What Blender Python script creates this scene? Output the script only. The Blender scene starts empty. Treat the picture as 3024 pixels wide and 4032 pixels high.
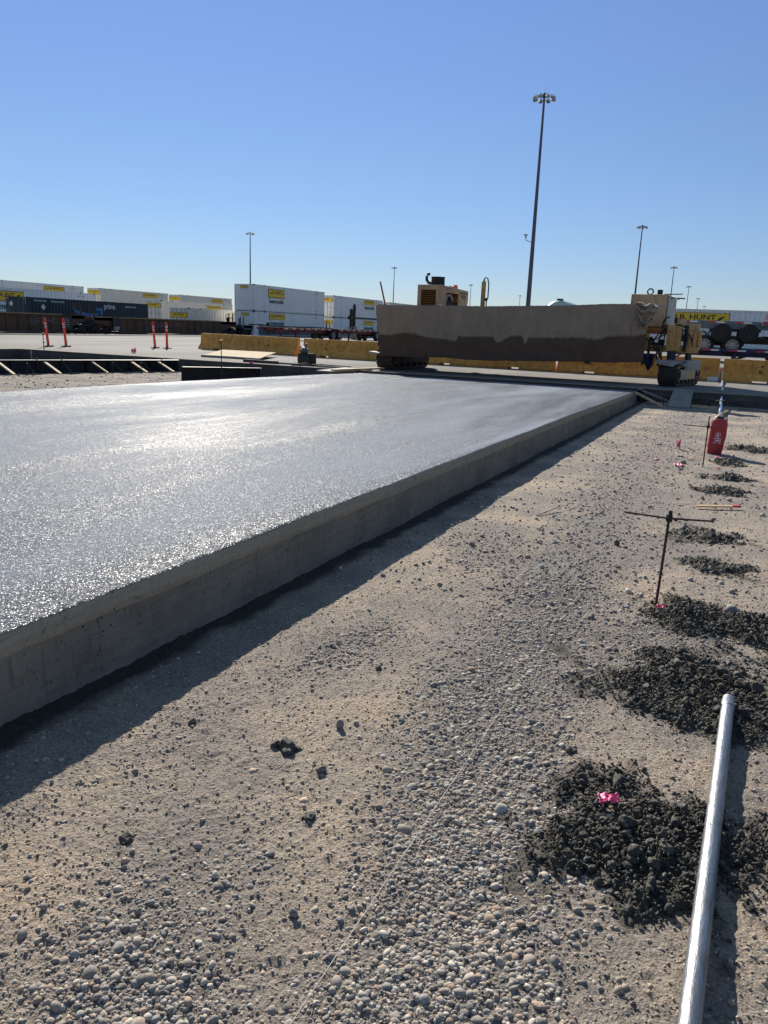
import bpy, math, random
import numpy as np
from mathutils import Vector, Matrix, Euler

R = math.radians
sc = bpy.context.scene
COL = sc.collection

# ------------------------------------------------------------------ camera
cam_d = bpy.data.cameras.new("camera"); cam = bpy.data.objects.new("camera", cam_d); COL.objects.link(cam)
_p, _y, _r = R(13.5), R(24.0), R(2.2)
_fw = Vector((-math.sin(_y) * math.cos(_p), math.cos(_y) * math.cos(_p), -math.sin(_p)))
_rt = Vector((math.cos(_y), math.sin(_y), 0)); _up = _rt.cross(_fw)
_rt2 = _rt * math.cos(_r) + _up * math.sin(_r); _up2 = _rt2.cross(_fw)
_m = Matrix((_rt2, _up2, -_fw)).transposed().to_4x4(); _m.translation = (0, 0, 1.6)
cam.matrix_world = _m
cam_d.sensor_fit = 'VERTICAL'; cam_d.sensor_height = 36.0; cam_d.sensor_width = 27.0
cam_d.lens = 3028 / 4032 * 36.0
cam_d.clip_start = 0.05; cam_d.clip_end = 9000
sc.camera = cam
# ------------------------------------------------------------------ sky, sun, exposure
SUN_AZ, SUN_EL = R(39.0), R(28.6)          # azimuth counted from +Y towards -X
W = bpy.data.worlds.new("World"); sc.world = W; W.use_nodes = True
wn = W.node_tree.nodes; wl = W.node_tree.links
sky = wn.new("ShaderNodeTexSky"); sky.sky_type = 'NISHITA'; sky.sun_disc = False
sky.sun_elevation = SUN_EL; sky.sun_rotation = -SUN_AZ
sky.altitude = 300; sky.air_density = 1.0; sky.dust_density = 0.0; sky.ozone_density = 4.0
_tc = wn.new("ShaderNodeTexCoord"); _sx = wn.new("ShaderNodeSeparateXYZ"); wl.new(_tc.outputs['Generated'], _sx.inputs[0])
_rp = wn.new("ShaderNodeValToRGB"); _e = _rp.color_ramp.elements       # hazy-blue lower sky, unseen dome overhead brightened and warmed to fill the shade
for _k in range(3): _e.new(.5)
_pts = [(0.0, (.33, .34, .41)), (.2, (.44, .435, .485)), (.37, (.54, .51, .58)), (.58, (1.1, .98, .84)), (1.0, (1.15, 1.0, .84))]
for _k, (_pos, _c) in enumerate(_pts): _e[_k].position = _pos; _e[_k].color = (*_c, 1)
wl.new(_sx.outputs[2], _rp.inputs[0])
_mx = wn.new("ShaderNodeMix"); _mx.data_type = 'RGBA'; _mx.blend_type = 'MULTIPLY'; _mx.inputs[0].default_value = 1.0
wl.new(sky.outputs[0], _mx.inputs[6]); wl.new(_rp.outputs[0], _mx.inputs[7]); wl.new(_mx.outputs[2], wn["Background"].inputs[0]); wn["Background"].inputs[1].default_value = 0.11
sun_d = bpy.data.lights.new("sun", 'SUN'); sun_d.energy = 4.6; sun_d.angle = R(0.53); sun_d.color = (1.0, 0.94, 0.85)
sun = bpy.data.objects.new("sun", sun_d); COL.objects.link(sun)
_sd = Vector((-math.sin(SUN_AZ) * math.cos(SUN_EL), math.cos(SUN_AZ) * math.cos(SUN_EL), math.sin(SUN_EL)))
sun.rotation_euler = _sd.to_track_quat('Z', 'Y').to_euler(); sun.location = (-30, 40, 60)
vs = sc.view_settings; vs.view_transform = 'Standard'; vs.look = 'None'; vs.exposure = 0.83; vs.gamma = 1.0
vs.use_curve_mapping = False
sc.cycles.max_bounces = 6; sc.cycles.diffuse_bounces = 3; sc.cycles.glossy_bounces = 3

# ------------------------------------------------------------------ helpers
def srgb(h):
    h = h.lstrip('#'); o = []
    for i in (0, 2, 4):
        v = int(h[i:i + 2], 16) / 255
        o.append(v / 12.92 if v <= .04045 else ((v + .055) / 1.055) ** 2.4)
    return tuple(o)

def N(nt, t, **k):
    n = nt.nodes.new(t)
    for a, b in k.items(): setattr(n, a, b)
    return n

def ramp(nt, fac, pts):
    r = N(nt, "ShaderNodeValToRGB"); e = r.color_ramp.elements
    while len(e) < len(pts): e.new(.5)
    for i, (p, c) in enumerate(pts):
        e[i].position = p; e[i].color = (*c, 1) if len(c) == 3 else c
    nt.links.new(fac, r.inputs[0]); return r.outputs[0]

def noise(nt, vec, scale, detail=4, rough=.55, dist=0.0):
    n = N(nt, "ShaderNodeTexNoise"); n.inputs['Scale'].default_value = scale; n.inputs['Detail'].default_value = detail
    n.inputs['Roughness'].default_value = rough; n.inputs['Distortion'].default_value = dist
    nt.links.new(vec, n.inputs['Vector']); return n.outputs[0]

def mixc(nt, fac, a, b, mode='MIX'):
    m = N(nt, "ShaderNodeMix", data_type='RGBA', blend_type=mode)
    for s, v in ((0, fac), (6, a), (7, b)):
        if isinstance(v, (int, float)): m.inputs[s].default_value = v
        elif isinstance(v, tuple): m.inputs[s].default_value = (*v, 1)
        else: nt.links.new(v, m.inputs[s])
    return m.outputs[2]

def mth(nt, op, a, b=0.0, c=None, clamp=False):
    m = N(nt, "ShaderNodeMath", operation=op); m.use_clamp = clamp
    for i, v in enumerate((a, b, c)):
        if v is None: continue
        if isinstance(v, (int, float)): m.inputs[i].default_value = v
        else: nt.links.new(v, m.inputs[i])
    return m.outputs[0]

def newmat(name):
    m = bpy.data.materials.new(name); m.use_nodes = True
    return m, m.node_tree, m.node_tree.nodes["Principled BSDF"]

def bump(nt, b, h, strength, dist):
    n = N(nt, "ShaderNodeBump"); n.inputs['Strength'].default_value = strength; n.inputs['Distance'].default_value = dist
    nt.links.new(h, n.inputs['Height']); nt.links.new(n.outputs[0], b.inputs['Normal']); return n

MATS = {}
def mat(name, c, rough=.6, metal=0.0, var=.25, scale=3.0, dirt=None, dirt_amt=.35, bmp=.1, bscale=40, stretch=None, spec=None):
    """weathered paint / metal / wood: base colour broken up by two noises and a dirt colour"""
    if name in MATS: return MATS[name]
    m, nt, b = newmat(name)
    c = srgb(c) if isinstance(c, str) else c
    tc = N(nt, "ShaderNodeTexCoord"); v = tc.outputs['Object']
    if stretch:
        mp = N(nt, "ShaderNodeMapping"); mp.inputs['Scale'].default_value = stretch
        nt.links.new(v, mp.inputs[0]); v = mp.outputs[0]
    n1 = noise(nt, v, scale, 6, .6); n2 = noise(nt, v, scale * 4.7, 4, .6)
    lo = tuple(x * (1 - var) for x in c); hi = tuple(min(1, x * (1 + var * .6)) for x in c)
    col = ramp(nt, n1, [(.3, lo), (.7, hi)])
    if dirt:
        d = srgb(dirt) if isinstance(dirt, str) else dirt
        f = ramp(nt, n2, [(.48, (0, 0, 0)), (.72, (dirt_amt,) * 3)])
        col = mixc(nt, f, col, d)
    nt.links.new(col, b.inputs['Base Color'])
    rr = mth(nt, 'MULTIPLY_ADD', n2, .25, rough - .12, clamp=True); nt.links.new(rr, b.inputs['Roughness'])
    b.inputs['Metallic'].default_value = metal
    if spec is not None: b.inputs['Specular IOR Level'].default_value = spec
    if bmp: bump(nt, b, noise(nt, v, bscale, 4, .6), bmp, .01)
    MATS[name] = m; return m

class MB:
    """mesh builder in plain lists"""
    def __init__(s): s.v = []; s.f = []
    def add(s, V, F):
        o = len(s.v); s.v += [tuple(p) for p in V]; s.f += [tuple(i + o for i in f) for f in F]; return s
    def box(s, x0, x1, y0, y1, z0, z1):
        return s.add([(x, y, z) for z in (z0, z1) for y in (y0, y1) for x in (x0, x1)],
                     [(0, 2, 3, 1), (4, 5, 7, 6), (0, 1, 5, 4), (2, 6, 7, 3), (0, 4, 6, 2), (1, 3, 7, 5)])
    def obox(s, c, sz, rot=(0, 0, 0)):
        m = Euler(rot).to_matrix(); c = Vector(c); h = Vector(sz) / 2
        P = [c + m @ Vector((x * h.x, y * h.y, z * h.z)) for z in (-1, 1) for y in (-1, 1) for x in (-1, 1)]
        return s.add(P, [(0, 2, 3, 1), (4, 5, 7, 6), (0, 1, 5, 4), (2, 6, 7, 3), (0, 4, 6, 2), (1, 3, 7, 5)])
    def bar(s, a, b, w, h=None, up=(0, 0, 1)):
        """rectangular bar from a to b, width w, height h"""
        a = Vector(a); b = Vector(b); d = (b - a).normalized(); u = Vector(up)
        if abs(d.dot(u)) > .98: u = Vector((0, 1, 0))
        x = d.cross(u).normalized(); z = x.cross(d); h = w if h is None else h
        P = [q + x * (i * w / 2) + z * (j * h / 2) for q in (a, b) for i, j in ((-1, -1), (1, -1), (1, 1), (-1, 1))]
        return s.add(P, [(3, 2, 1, 0), (4, 5, 6, 7), (0, 1, 5, 4), (1, 2, 6, 5), (2, 3, 7, 6), (3, 0, 4, 7)])
    def cyl(s, a, b, r0, r1=None, n=14, caps=True):
        a = Vector(a); b = Vector(b); r1 = r0 if r1 is None else r1
        d = (b - a).normalized(); u = Vector((0, 0, 1)) if abs(d.z) < .95 else Vector((1, 0, 0))
        x = d.cross(u).normalized(); y = d.cross(x)
        P = [q + (x * math.cos(t) + y * math.sin(t)) * r for q, r in ((a, r0), (b, r1)) for t in [2 * math.pi * i / n for i in range(n)]]
        F = [(i, i + n, (i + 1) % n + n, (i + 1) % n) for i in range(n)]
        if caps: F += [tuple(range(n)), tuple(reversed(range(n, 2 * n)))]
        return s.add(P, F)
    def tube(s, pts, r, n=8):
        pts = [Vector(p) for p in pts]; V = []; F = []
        for i, p in enumerate(pts):
            d = (pts[min(i + 1, len(pts) - 1)] - pts[max(i - 1, 0)]).normalized()
            u = Vector((0, 0, 1)) if abs(d.z) < .9 else Vector((1, 0, 0))
            x = d.cross(u).normalized(); y = d.cross(x)
            rr = r[i] if isinstance(r, (list, tuple)) else r
            V += [p + (x * math.cos(2 * math.pi * k / n) + y * math.sin(2 * math.pi * k / n)) * rr for k in range(n)]
        for i in range(len(pts) - 1):
            F += [(i * n + k, (i + 1) * n + k, (i + 1) * n + (k + 1) % n, i * n + (k + 1) % n) for k in range(n)]
        F += [tuple(range(n)), tuple(reversed(range((len(pts) - 1) * n, len(pts) * n)))]
        return s.add(V, F)
    def prism(s, poly, axis, a, b):
        """poly: 2D points; axis 0: (y,z) along x, 1: (x,z) along y, 2: (x,y) along z"""
        def P(p, t): return {0: (t, p[0], p[1]), 1: (p[0], t, p[1]), 2: (p[0], p[1], t)}[axis]
        n = len(poly)
        return s.add([P(p, a) for p in poly] + [P(p, b) for p in poly],
                     [tuple(range(n)), tuple(reversed(range(n, 2 * n)))] + [(i, i + n, (i + 1) % n + n, (i + 1) % n) for i in range(n)])
    def grid(s, P, nu, nv):
        return s.add(P, [(i * nv + j, (i + 1) * nv + j, (i + 1) * nv + j + 1, i * nv + j + 1) for i in range(nu - 1) for j in range(nv - 1)])
    def build(s, name, m, parent=None, loc=(0, 0, 0), rot=(0, 0, 0), smooth=True, bevel=0.0):
        me = bpy.data.meshes.new(name); me.from_pydata(s.v, [], s.f); me.materials.append(m)
        import bmesh
        bm = bmesh.new(); bm.from_mesh(me); bmesh.ops.recalc_face_normals(bm, faces=bm.faces)
        if bevel: bmesh.ops.bevel(bm, geom=[e for e in bm.edges if len(e.link_faces) == 2 and e.calc_face_angle(0) > .5], offset=bevel, segments=2, profile=.6, affect='EDGES', clamp_overlap=True)
        bm.to_mesh(me); bm.free()
        if smooth: me.shade_smooth(); me.set_sharp_from_angle(angle=R(38))
        o = bpy.data.objects.new(name, me); COL.objects.link(o)
        o.location = loc; o.rotation_euler = rot
        if parent: o.parent = parent
        return o

def tag(o, label, cat, group=None, kind=None):
    if label: o['label'] = label
    if cat: o['category'] = cat
    if group: o['group'] = group
    if kind: o['kind'] = kind
    return o
def thing(name, label, cat, loc=(0, 0, 0), rot=(0, 0, 0), group=None):
    o = bpy.data.objects.new(name, None); COL.objects.link(o); o.empty_display_size = .2
    o.location = loc; o.rotation_euler = rot
    return tag(o, label, cat, group)
def copy_thing(src, label, loc, rotz=None, group=None):
    c = src.copy(); COL.objects.link(c); c.location = loc
    if rotz is not None: c.rotation_euler = (0, 0, rotz)
    c['label'] = label
    if group: c['group'] = group
    for ch in list(src.children):
        d = ch.copy(); COL.objects.link(d); d.parent = c
        for g in list(ch.children):
            e = g.copy(); COL.objects.link(e); e.parent = d
    return c

def text(name, body, m, parent, origin, ux, uy, width, height=None, extrude=.004, bold=.0):
    """flat lettering: lower left corner at origin, running along ux, up along uy, fitted to width (and height)"""
    cu = bpy.data.curves.new(name, 'FONT'); cu.body = body; cu.extrude = extrude; cu.offset = bold; cu.size = 1.0
    t = bpy.data.objects.new(name + "_tmp", cu); COL.objects.link(t)
    dg = bpy.context.evaluated_depsgraph_get(); me = bpy.data.meshes.new_from_object(t.evaluated_get(dg))
    bpy.data.objects.remove(t)
    n = len(me.vertices); co = np.empty(n * 3, np.float32); me.vertices.foreach_get('co', co); co = co.reshape(-1, 3)
    mn, mx = co.min(0), co.max(0); s = width / (mx[0] - mn[0]); sy = s if height is None else height / (mx[1] - mn[1])
    ux = np.array(ux, float); uy = np.array(uy, float); un = np.cross(ux, uy)
    P = np.array(origin) + np.outer((co[:, 0] - mn[0]) * s, ux) + np.outer((co[:, 1] - mn[1]) * sy, uy) + np.outer(co[:, 2], un)
    me.vertices.foreach_set('co', P.astype(np.float32).ravel()); me.update()
    me.materials.clear(); me.materials.append(m); me.name = name
    o = bpy.data.objects.new(name, me); COL.objects.link(o); o.parent = parent
    return o

# -------- vectorised gradient noise
def perlin(x, y, seed=0):
    rng = np.random.default_rng(seed); ang = rng.random(65536) * 2 * np.pi; gx, gy = np.cos(ang), np.sin(ang)
    xi = np.floor(x).astype(np.int64); yi = np.floor(y).astype(np.int64); xf = x - xi; yf = y - yi
    def h(i, j): return ((i * 73856093) ^ (j * 19349663) ^ (seed * 83492791)) & 65535
    def g(i, j, dx, dy): k = h(i, j); return gx[k] * dx + gy[k] * dy
    u = xf ** 3 * (xf * (xf * 6 - 15) + 10); v = yf ** 3 * (yf * (yf * 6 - 15) + 10)
    a = g(xi, yi, xf, yf); b = g(xi + 1, yi, xf - 1, yf); c = g(xi, yi + 1, xf, yf - 1); d = g(xi + 1, yi + 1, xf - 1, yf - 1)
    return 1.5 * ((a + (b - a) * u) + ((c + (d - c) * u) - (a + (b - a) * u)) * v)
def fbm(x, y, seed, octs=4, gain=.5):
    s = 0; a = 1.0
    for o in range(octs): s = s + a * perlin(x * 2 ** o, y * 2 ** o, seed + o); a *= gain
    return s

def np_mesh(name, V, F, m, attrs=None, smooth=True):
    """fast mesh from numpy arrays; F is (n,k)"""
    me = bpy.data.meshes.new(name); k = F.shape[1]
    me.vertices.add(len(V)); me.vertices.foreach_set('co', V.astype(np.float32).ravel())
    me.loops.add(F.size); me.loops.foreach_set('vertex_index', F.astype(np.int32).ravel())
    me.polygons.add(len(F)); me.polygons.foreach_set('loop_start', np.arange(0, F.size, k, dtype=np.int32))
    me.polygons.foreach_set('use_smooth', np.full(len(F), smooth))
    me.update(calc_edges=True)
    for n, a in (attrs or {}).items():
        if a.ndim == 1:
            at = me.attributes.new(n, 'FLOAT', 'POINT'); at.data.foreach_set('value', a.astype(np.float32))
        else:
            at = me.attributes.new(n, 'FLOAT_COLOR', 'POINT'); c4 = np.ones((len(a), 4), np.float32); c4[:, :3] = a; at.data.foreach_set('color', c4.ravel())
    me.materials.append(m)
    o = bpy.data.objects.new(name, me); COL.objects.link(o); return o

def grid_faces(nu, nv):
    i, j = np.meshgrid(np.arange(nu - 1), np.arange(nv - 1), indexing='ij'); a = (i * nv + j).ravel()
    return np.stack([a, a + nv, a + nv + 1, a + 1], 1)

# ------------------------------------------------------------------ the ground
SL_X, SL_XL, SL_Y = -2.5, -11.3, 22.6        # wet slab: right edge, left edge, far end
PAVE = .13; EDGE_Y = 24.1                     # old pavement level and its cut edge

def gravel_mask(x, y):
    w = .34 + .10 * perlin(y * .9, y * 0 + 3.3, 5) + .03 * np.clip(y - 4, 0, 8)
    c = np.interp(y, [1.0, 1.7, 2.1, 2.8, 4.5, 8, 14], [-.45, -.53, -.64, -.75, -.88, -1.0, -1.0]) + .06 * perlin(y * .8, y * 0 + 9.1, 6)
    g = np.clip(1.25 - np.abs(x - c) / w, 0, 1)
    g = g * (1 - .45 * np.clip((y - 5) / 8, 0, 1))
    spot = np.clip(fbm(x * 1.1 + 4, y * .8 + 7, 31, 3) * 1.6 - .15, 0, 1) * .7
    cl = .75 * np.exp(-(((x + 1.25) / .22) ** 2 + ((y - 1.3) / .26) ** 2)) + .6 * np.exp(-(((x + 1.0) / .2) ** 2 + ((y - 1.12) / .16) ** 2))
    return np.clip(np.maximum(np.maximum(g, spot), cl), 0, 1)
PILES = [  # x, y, half width x, half width y, height, seed
    (-.09, 2.40, .38, .40, .058, 3), (.45, 2.50, .22, .34, .056, 4), (.10, 3.78, .60, .46, .066, 5), (.14, 4.80, .50, .38, .062, 6),
    (.04, 6.08, .27, .27, .040, 7), (-.08, 7.05, .33, .33, .036, 8), (.0, 9.5, .30, .27, .055, 9), (.02, 10.55, .34, .30, .06, 10), (.32, 13.9, .42, .5, .06, 11), (.04, 12.05, .24, .42, .05, 12)]
def heap_edge(x, y, rx, s): return .55 * fbm(x * 1.5 / rx, y * 1.3 / rx, s + 70, 4, .6) + .08
def damp_mask(x, y):
    d = np.zeros_like(x)
    for px, py, rx, ry, h, s in PILES:
        q = np.sqrt(((x - px) / (rx * 1.1)) ** 2 + ((y - py) / (ry * 1.1)) ** 2) + heap_edge(x, y, rx, s)
        d = np.maximum(d, np.clip((1.05 - q) / .3, 0, 1))
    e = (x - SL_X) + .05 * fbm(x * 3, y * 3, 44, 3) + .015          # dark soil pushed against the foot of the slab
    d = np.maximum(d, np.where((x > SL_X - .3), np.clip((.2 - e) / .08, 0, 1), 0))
    return d
def floor_tone(x, y): return np.where(x < -11.4, .42 + .22 * np.clip(fbm(x * .7, y * 2.2, 91, 3), -1, 1), 0)
def ground_z(x, y, fine=True):
    x = np.asarray(x, float); y = np.asarray(y, float)
    z = -.0095 * np.clip(y, -8, 26) + .010 * fbm(x * 1.4, y * 1.1, 1, 3)
    z = z + .007 * np.exp(-np.clip(x - SL_X, 0, 9) / .06) * (x > SL_X - .4) * (.8 + .25 * perlin(x * 4, y * .8, 17) + .3 * fbm(x * 22, y * 22, 18, 3))
    if fine:
        nr = 1 / (1 + (np.abs(y) / 9) ** 2)
        z = z + .0035 * fbm(x * 9, y * 9, 12, 3) + nr * (.0052 * fbm(x * 30, y * 30, 13, 3) + .0018 * perlin(x * 95, y * 95, 14))
        cl = fbm(x * 11 + 30, y * 11, 15, 3)
        z = z + .012 * np.clip(cl - .45, 0, 1) * nr
    return z

def soil_mat():
    m, nt, b = newmat("soil")
    tc = N(nt, "ShaderNodeTexCoord"); v = tc.outputs['Object']
    def at(n): a = N(nt, "ShaderNodeAttribute"); a.attribute_name = n; return a.outputs['Fac']
    big = noise(nt, v, 1.3, 5, .6); med = noise(nt, v, 9, 6, .65); fin = noise(nt, v, 70, 5, .7); vf = noise(nt, v, 260, 3, .7)
    tan = ramp(nt, big, [(.32, srgb('#8d857c')), (.46, srgb('#a29688')), (.55, srgb('#b5a592')), (.66, srgb('#c8b298'))])
    gry = ramp(nt, med, [(.3, srgb('#79736c')), (.7, srgb('#989085'))])
    col = mixc(nt, mth(nt, 'MULTIPLY_ADD', at('gravel'), 1.0, mth(nt, 'MULTIPLY', mth(nt, 'SUBTRACT', med, .47), 1.6), clamp=True), tan, gry)
    # pebbles bedded in the crust: small cells, each its own shade
    for sc_, k in ((58, .55), (130, .5)):
        vo = N(nt, "ShaderNodeTexVoronoi"); vo.inputs['Scale'].default_value = sc_; nt.links.new(v, vo.inputs['Vector'])
        sep = N(nt, "ShaderNodeSeparateColor"); nt.links.new(vo.outputs['Color'], sep.inputs[0])
        peb = ramp(nt, sep.outputs[0], [(0, srgb('#736b64')), (.45, srgb('#a0968b')), (1, srgb('#c9bdae'))])
        f = mth(nt, 'MULTIPLY', mth(nt, 'LESS_THAN', vo.outputs['Distance'], .42), mth(nt, 'MULTIPLY', mth(nt, 'GREATER_THAN', sep.outputs[1], .55), k))
        col = mixc(nt, f, col, peb)
        if sc_ == 58: d1 = vo.outputs['Distance']
        else: d2 = vo.outputs['Distance']
    sp = ramp(nt, fin, [(.36, (.34, .32, .31)), (.50, (.95, .94, .93)), (.7, (1.0, .99, .97))])  # fine specks and micro-shadows of the crust darkened into the colour
    col = mixc(nt, .8, col, sp, 'MULTIPLY')
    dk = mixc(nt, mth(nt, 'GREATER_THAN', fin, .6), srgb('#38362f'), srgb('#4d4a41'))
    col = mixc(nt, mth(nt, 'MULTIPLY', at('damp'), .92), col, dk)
    nt.links.new(col, b.inputs['Base Color'])
    b.inputs['Roughness'].default_value = .92; b.inputs['Specular IOR Level'].default_value = .25
    h = mth(nt, 'ADD', mth(nt, 'ADD', mth(nt, 'MULTIPLY', fin, 1.0), mth(nt, 'MULTIPLY', vf, .35)), mth(nt, 'MULTIPLY', mth(nt, 'ADD', mth(nt, 'SMOOTH_MIN', d1, .5, .2), mth(nt, 'MULTIPLY', d2, .5)), -.55))
    bump(nt, b, h, 1.0, .022)
    return m
SOIL = soil_mat()

def geo(a, b, n, r):
    t = (r ** np.arange(n) - 1) / (r ** (n - 1) - 1); return a + (b - a) * t
xs = np.concatenate([np.linspace(-28, -11.6, 66), np.linspace(-11, -3, 6), np.linspace(-2.72, .9, 380), geo(.92, 60, 60, 1.09)])
ys = np.concatenate([-geo(-.75, 60, 34, 1.12)[::-1], geo(.78, EDGE_Y + .02, 620, 1.0042)])
X, Y = np.meshgrid(xs, ys, indexing='ij')
Z = ground_z(X, Y)
Z[X < -11.4] += -.10 + .03 * fbm(X[X < -11.4] * 1.5, Y[X < -11.4] * 1.5, 55, 3)
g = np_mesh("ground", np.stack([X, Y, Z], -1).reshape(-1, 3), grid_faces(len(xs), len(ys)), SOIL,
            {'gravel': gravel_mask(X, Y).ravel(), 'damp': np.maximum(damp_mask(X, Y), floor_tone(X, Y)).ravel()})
tag(g, "tan gravelly subgrade in front of and beside the new slab", "ground", kind='structure')

# ------------------------------------------------------------------ old pavement
def pave_mat():
    m, nt, b = newmat("old_concrete")
    tc = N(nt, "ShaderNodeTexCoord"); v = tc.outputs['Object']
    mp = N(nt, "ShaderNodeMapping"); mp.inputs['Scale'].default_value = (1, .16, 1); nt.links.new(v, mp.inputs[0])
    a = noise(nt, v, .35, 6, .6); s = noise(nt, mp.outputs[0], .5, 5, .6); f = noise(nt, v, 14, 5, .7); ff = noise(nt, v, 90, 3, .7)
    col = ramp(nt, a, [(.3, srgb('#7b7772')), (.7, srgb('#8f8b85'))])
    col = mixc(nt, .55, col, ramp(nt, s, [(.35, srgb('#6e6b66')), (.65, srgb('#98948c'))]))
    col = mixc(nt, .5, col, ramp(nt, f, [(.3, (.62, .6, .58)), (.6, (1, 1, 1))]), 'MULTIPLY')
    sx = N(nt, "ShaderNodeSeparateXYZ"); nt.links.new(v, sx.inputs[0])
    # dust and drag marks near the work, joints every 6 m
    near = mth(nt, 'SUBTRACT', 1.0, mth(nt, 'DIVIDE', mth(nt, 'ABSOLUTE', mth(nt, 'SUBTRACT', sx.outputs[1], 24.0)), 5.0), clamp=True)
    col = mixc(nt, mth(nt, 'MULTIPLY', near, mth(nt, 'MULTIPLY', f, .9)), col, srgb('#6f6457'))
    for ax in (0, 1):
        fr = mth(nt, 'FRACT', mth(nt, 'DIVIDE', mth(nt, 'ADD', sx.outputs[ax], 602.0), 6.1))
        col = mixc(nt, mth(nt, 'MULTIPLY', mth(nt, 'LESS_THAN', fr, .004), .6), col, srgb('#4a4642'))
    col = mixc(nt, mth(nt, 'MULTIPLY', mth(nt, 'GREATER_THAN', noise(nt, v, 1.7, 3, .5), .66), .35), col, srgb('#5d5852'))
    nt.links.new(col, b.inputs['Base Color']); b.inputs['Roughness'].default_value = .9; b.inputs['Specular IOR Level'].default_value = .06
    bump(nt, b, mth(nt, 'ADD', f, ff), .35, .008)
    return m
PAVM = pave_mat()
mb = MB()
mb.v = [(-3500, EDGE_Y, PAVE), (-28, EDGE_Y, PAVE), (60, EDGE_Y, PAVE), (3500, EDGE_Y, PAVE), (-3500, 5500, PAVE), (3500, 5500, PAVE),
        (-3500, -400, PAVE), (-28, -400, PAVE), (60, -400, PAVE), (3500, -400, PAVE), (-28, -60, PAVE), (60, -60, PAVE),
        (-28, EDGE_Y, -.7), (60, EDGE_Y, -.7), (-28, -60, -.7), (60, -60, -.7)]
mb.f = [(0, 1, 2, 3, 5, 4), (6, 7, 10, 1, 0), (8, 9, 3, 2, 11), (7, 8, 11, 10)]
tag(mb.build("pavement", PAVM, smooth=False), "old grey concrete yard pavement with a cut edge", "pavement", kind='structure')
# saw-cut, soil-stained edge of the old pavement round the dug-out lanes
EDGM = mat('cut_edge', '#57534c', .9, 0, .35, 2.2, '#37342f', .7, .4, 14, (1, 1, 2.2), spec=.2)
mb = MB(); xe = np.concatenate([np.linspace(-28, 4, 260), np.linspace(5, 60, 12)]); zz = [PAVE - .001, PAVE - .03, .03, -.04, -.11, -.18, -.25, -.7]; P = []
for k, z_ in enumerate(zz):
    off_ = 0 if k == 0 else .012 + .014 * fbm(xe * 2.3, xe * 0 + z_ * 9, 81, 4) + (.02 if z_ < 0 else 0)
    P.append(np.stack([xe, EDGE_Y - np.maximum(off_, .001) * np.ones_like(xe), np.full_like(xe, z_)], -1))
mb.grid(np.concatenate(P).tolist(), len(zz), len(xe))
ye = np.linspace(-60, EDGE_Y - .03, 160); P = [np.stack([-28 + (0 if z_ == zz[0] else .02) + .015 * np.abs(fbm(ye * 2, ye * 0 + z_ * 9, 82, 3)) * (z_ != zz[0]), ye, np.full_like(ye, z_)], -1) for z_ in zz]
mb.grid(np.concatenate(P).tolist(), len(zz), len(ye))
P = [(60, -60, PAVE - .001), (60, EDGE_Y, PAVE - .001), (60, EDGE_Y, -.7), (60, -60, -.7), (-28, -60, PAVE - .001), (-28, -60, -.7)]; mb.add(P, [(0, 1, 2, 3), (0, 3, 5, 4)])
tag(mb.build("pavement_edge", EDGM, smooth=False), "dark soil-stained cut edge of the old pavement", "pavement edge", kind='structure')

# dark embedded rail line in front of the trains
RAILM = mat('rail_strip', '#2a2826', .7, 0, .3, .8)
mb = MB()
for x0 in (-47.6, -46.0): mb.box(x0 - .16, x0 + .16, -30, 300, PAVE - .05, PAVE + .045)
tag(mb.build("railway_track", RAILM), "dark rails set in the yard pavement in front of the trains", "railway track", kind='structure')

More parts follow.
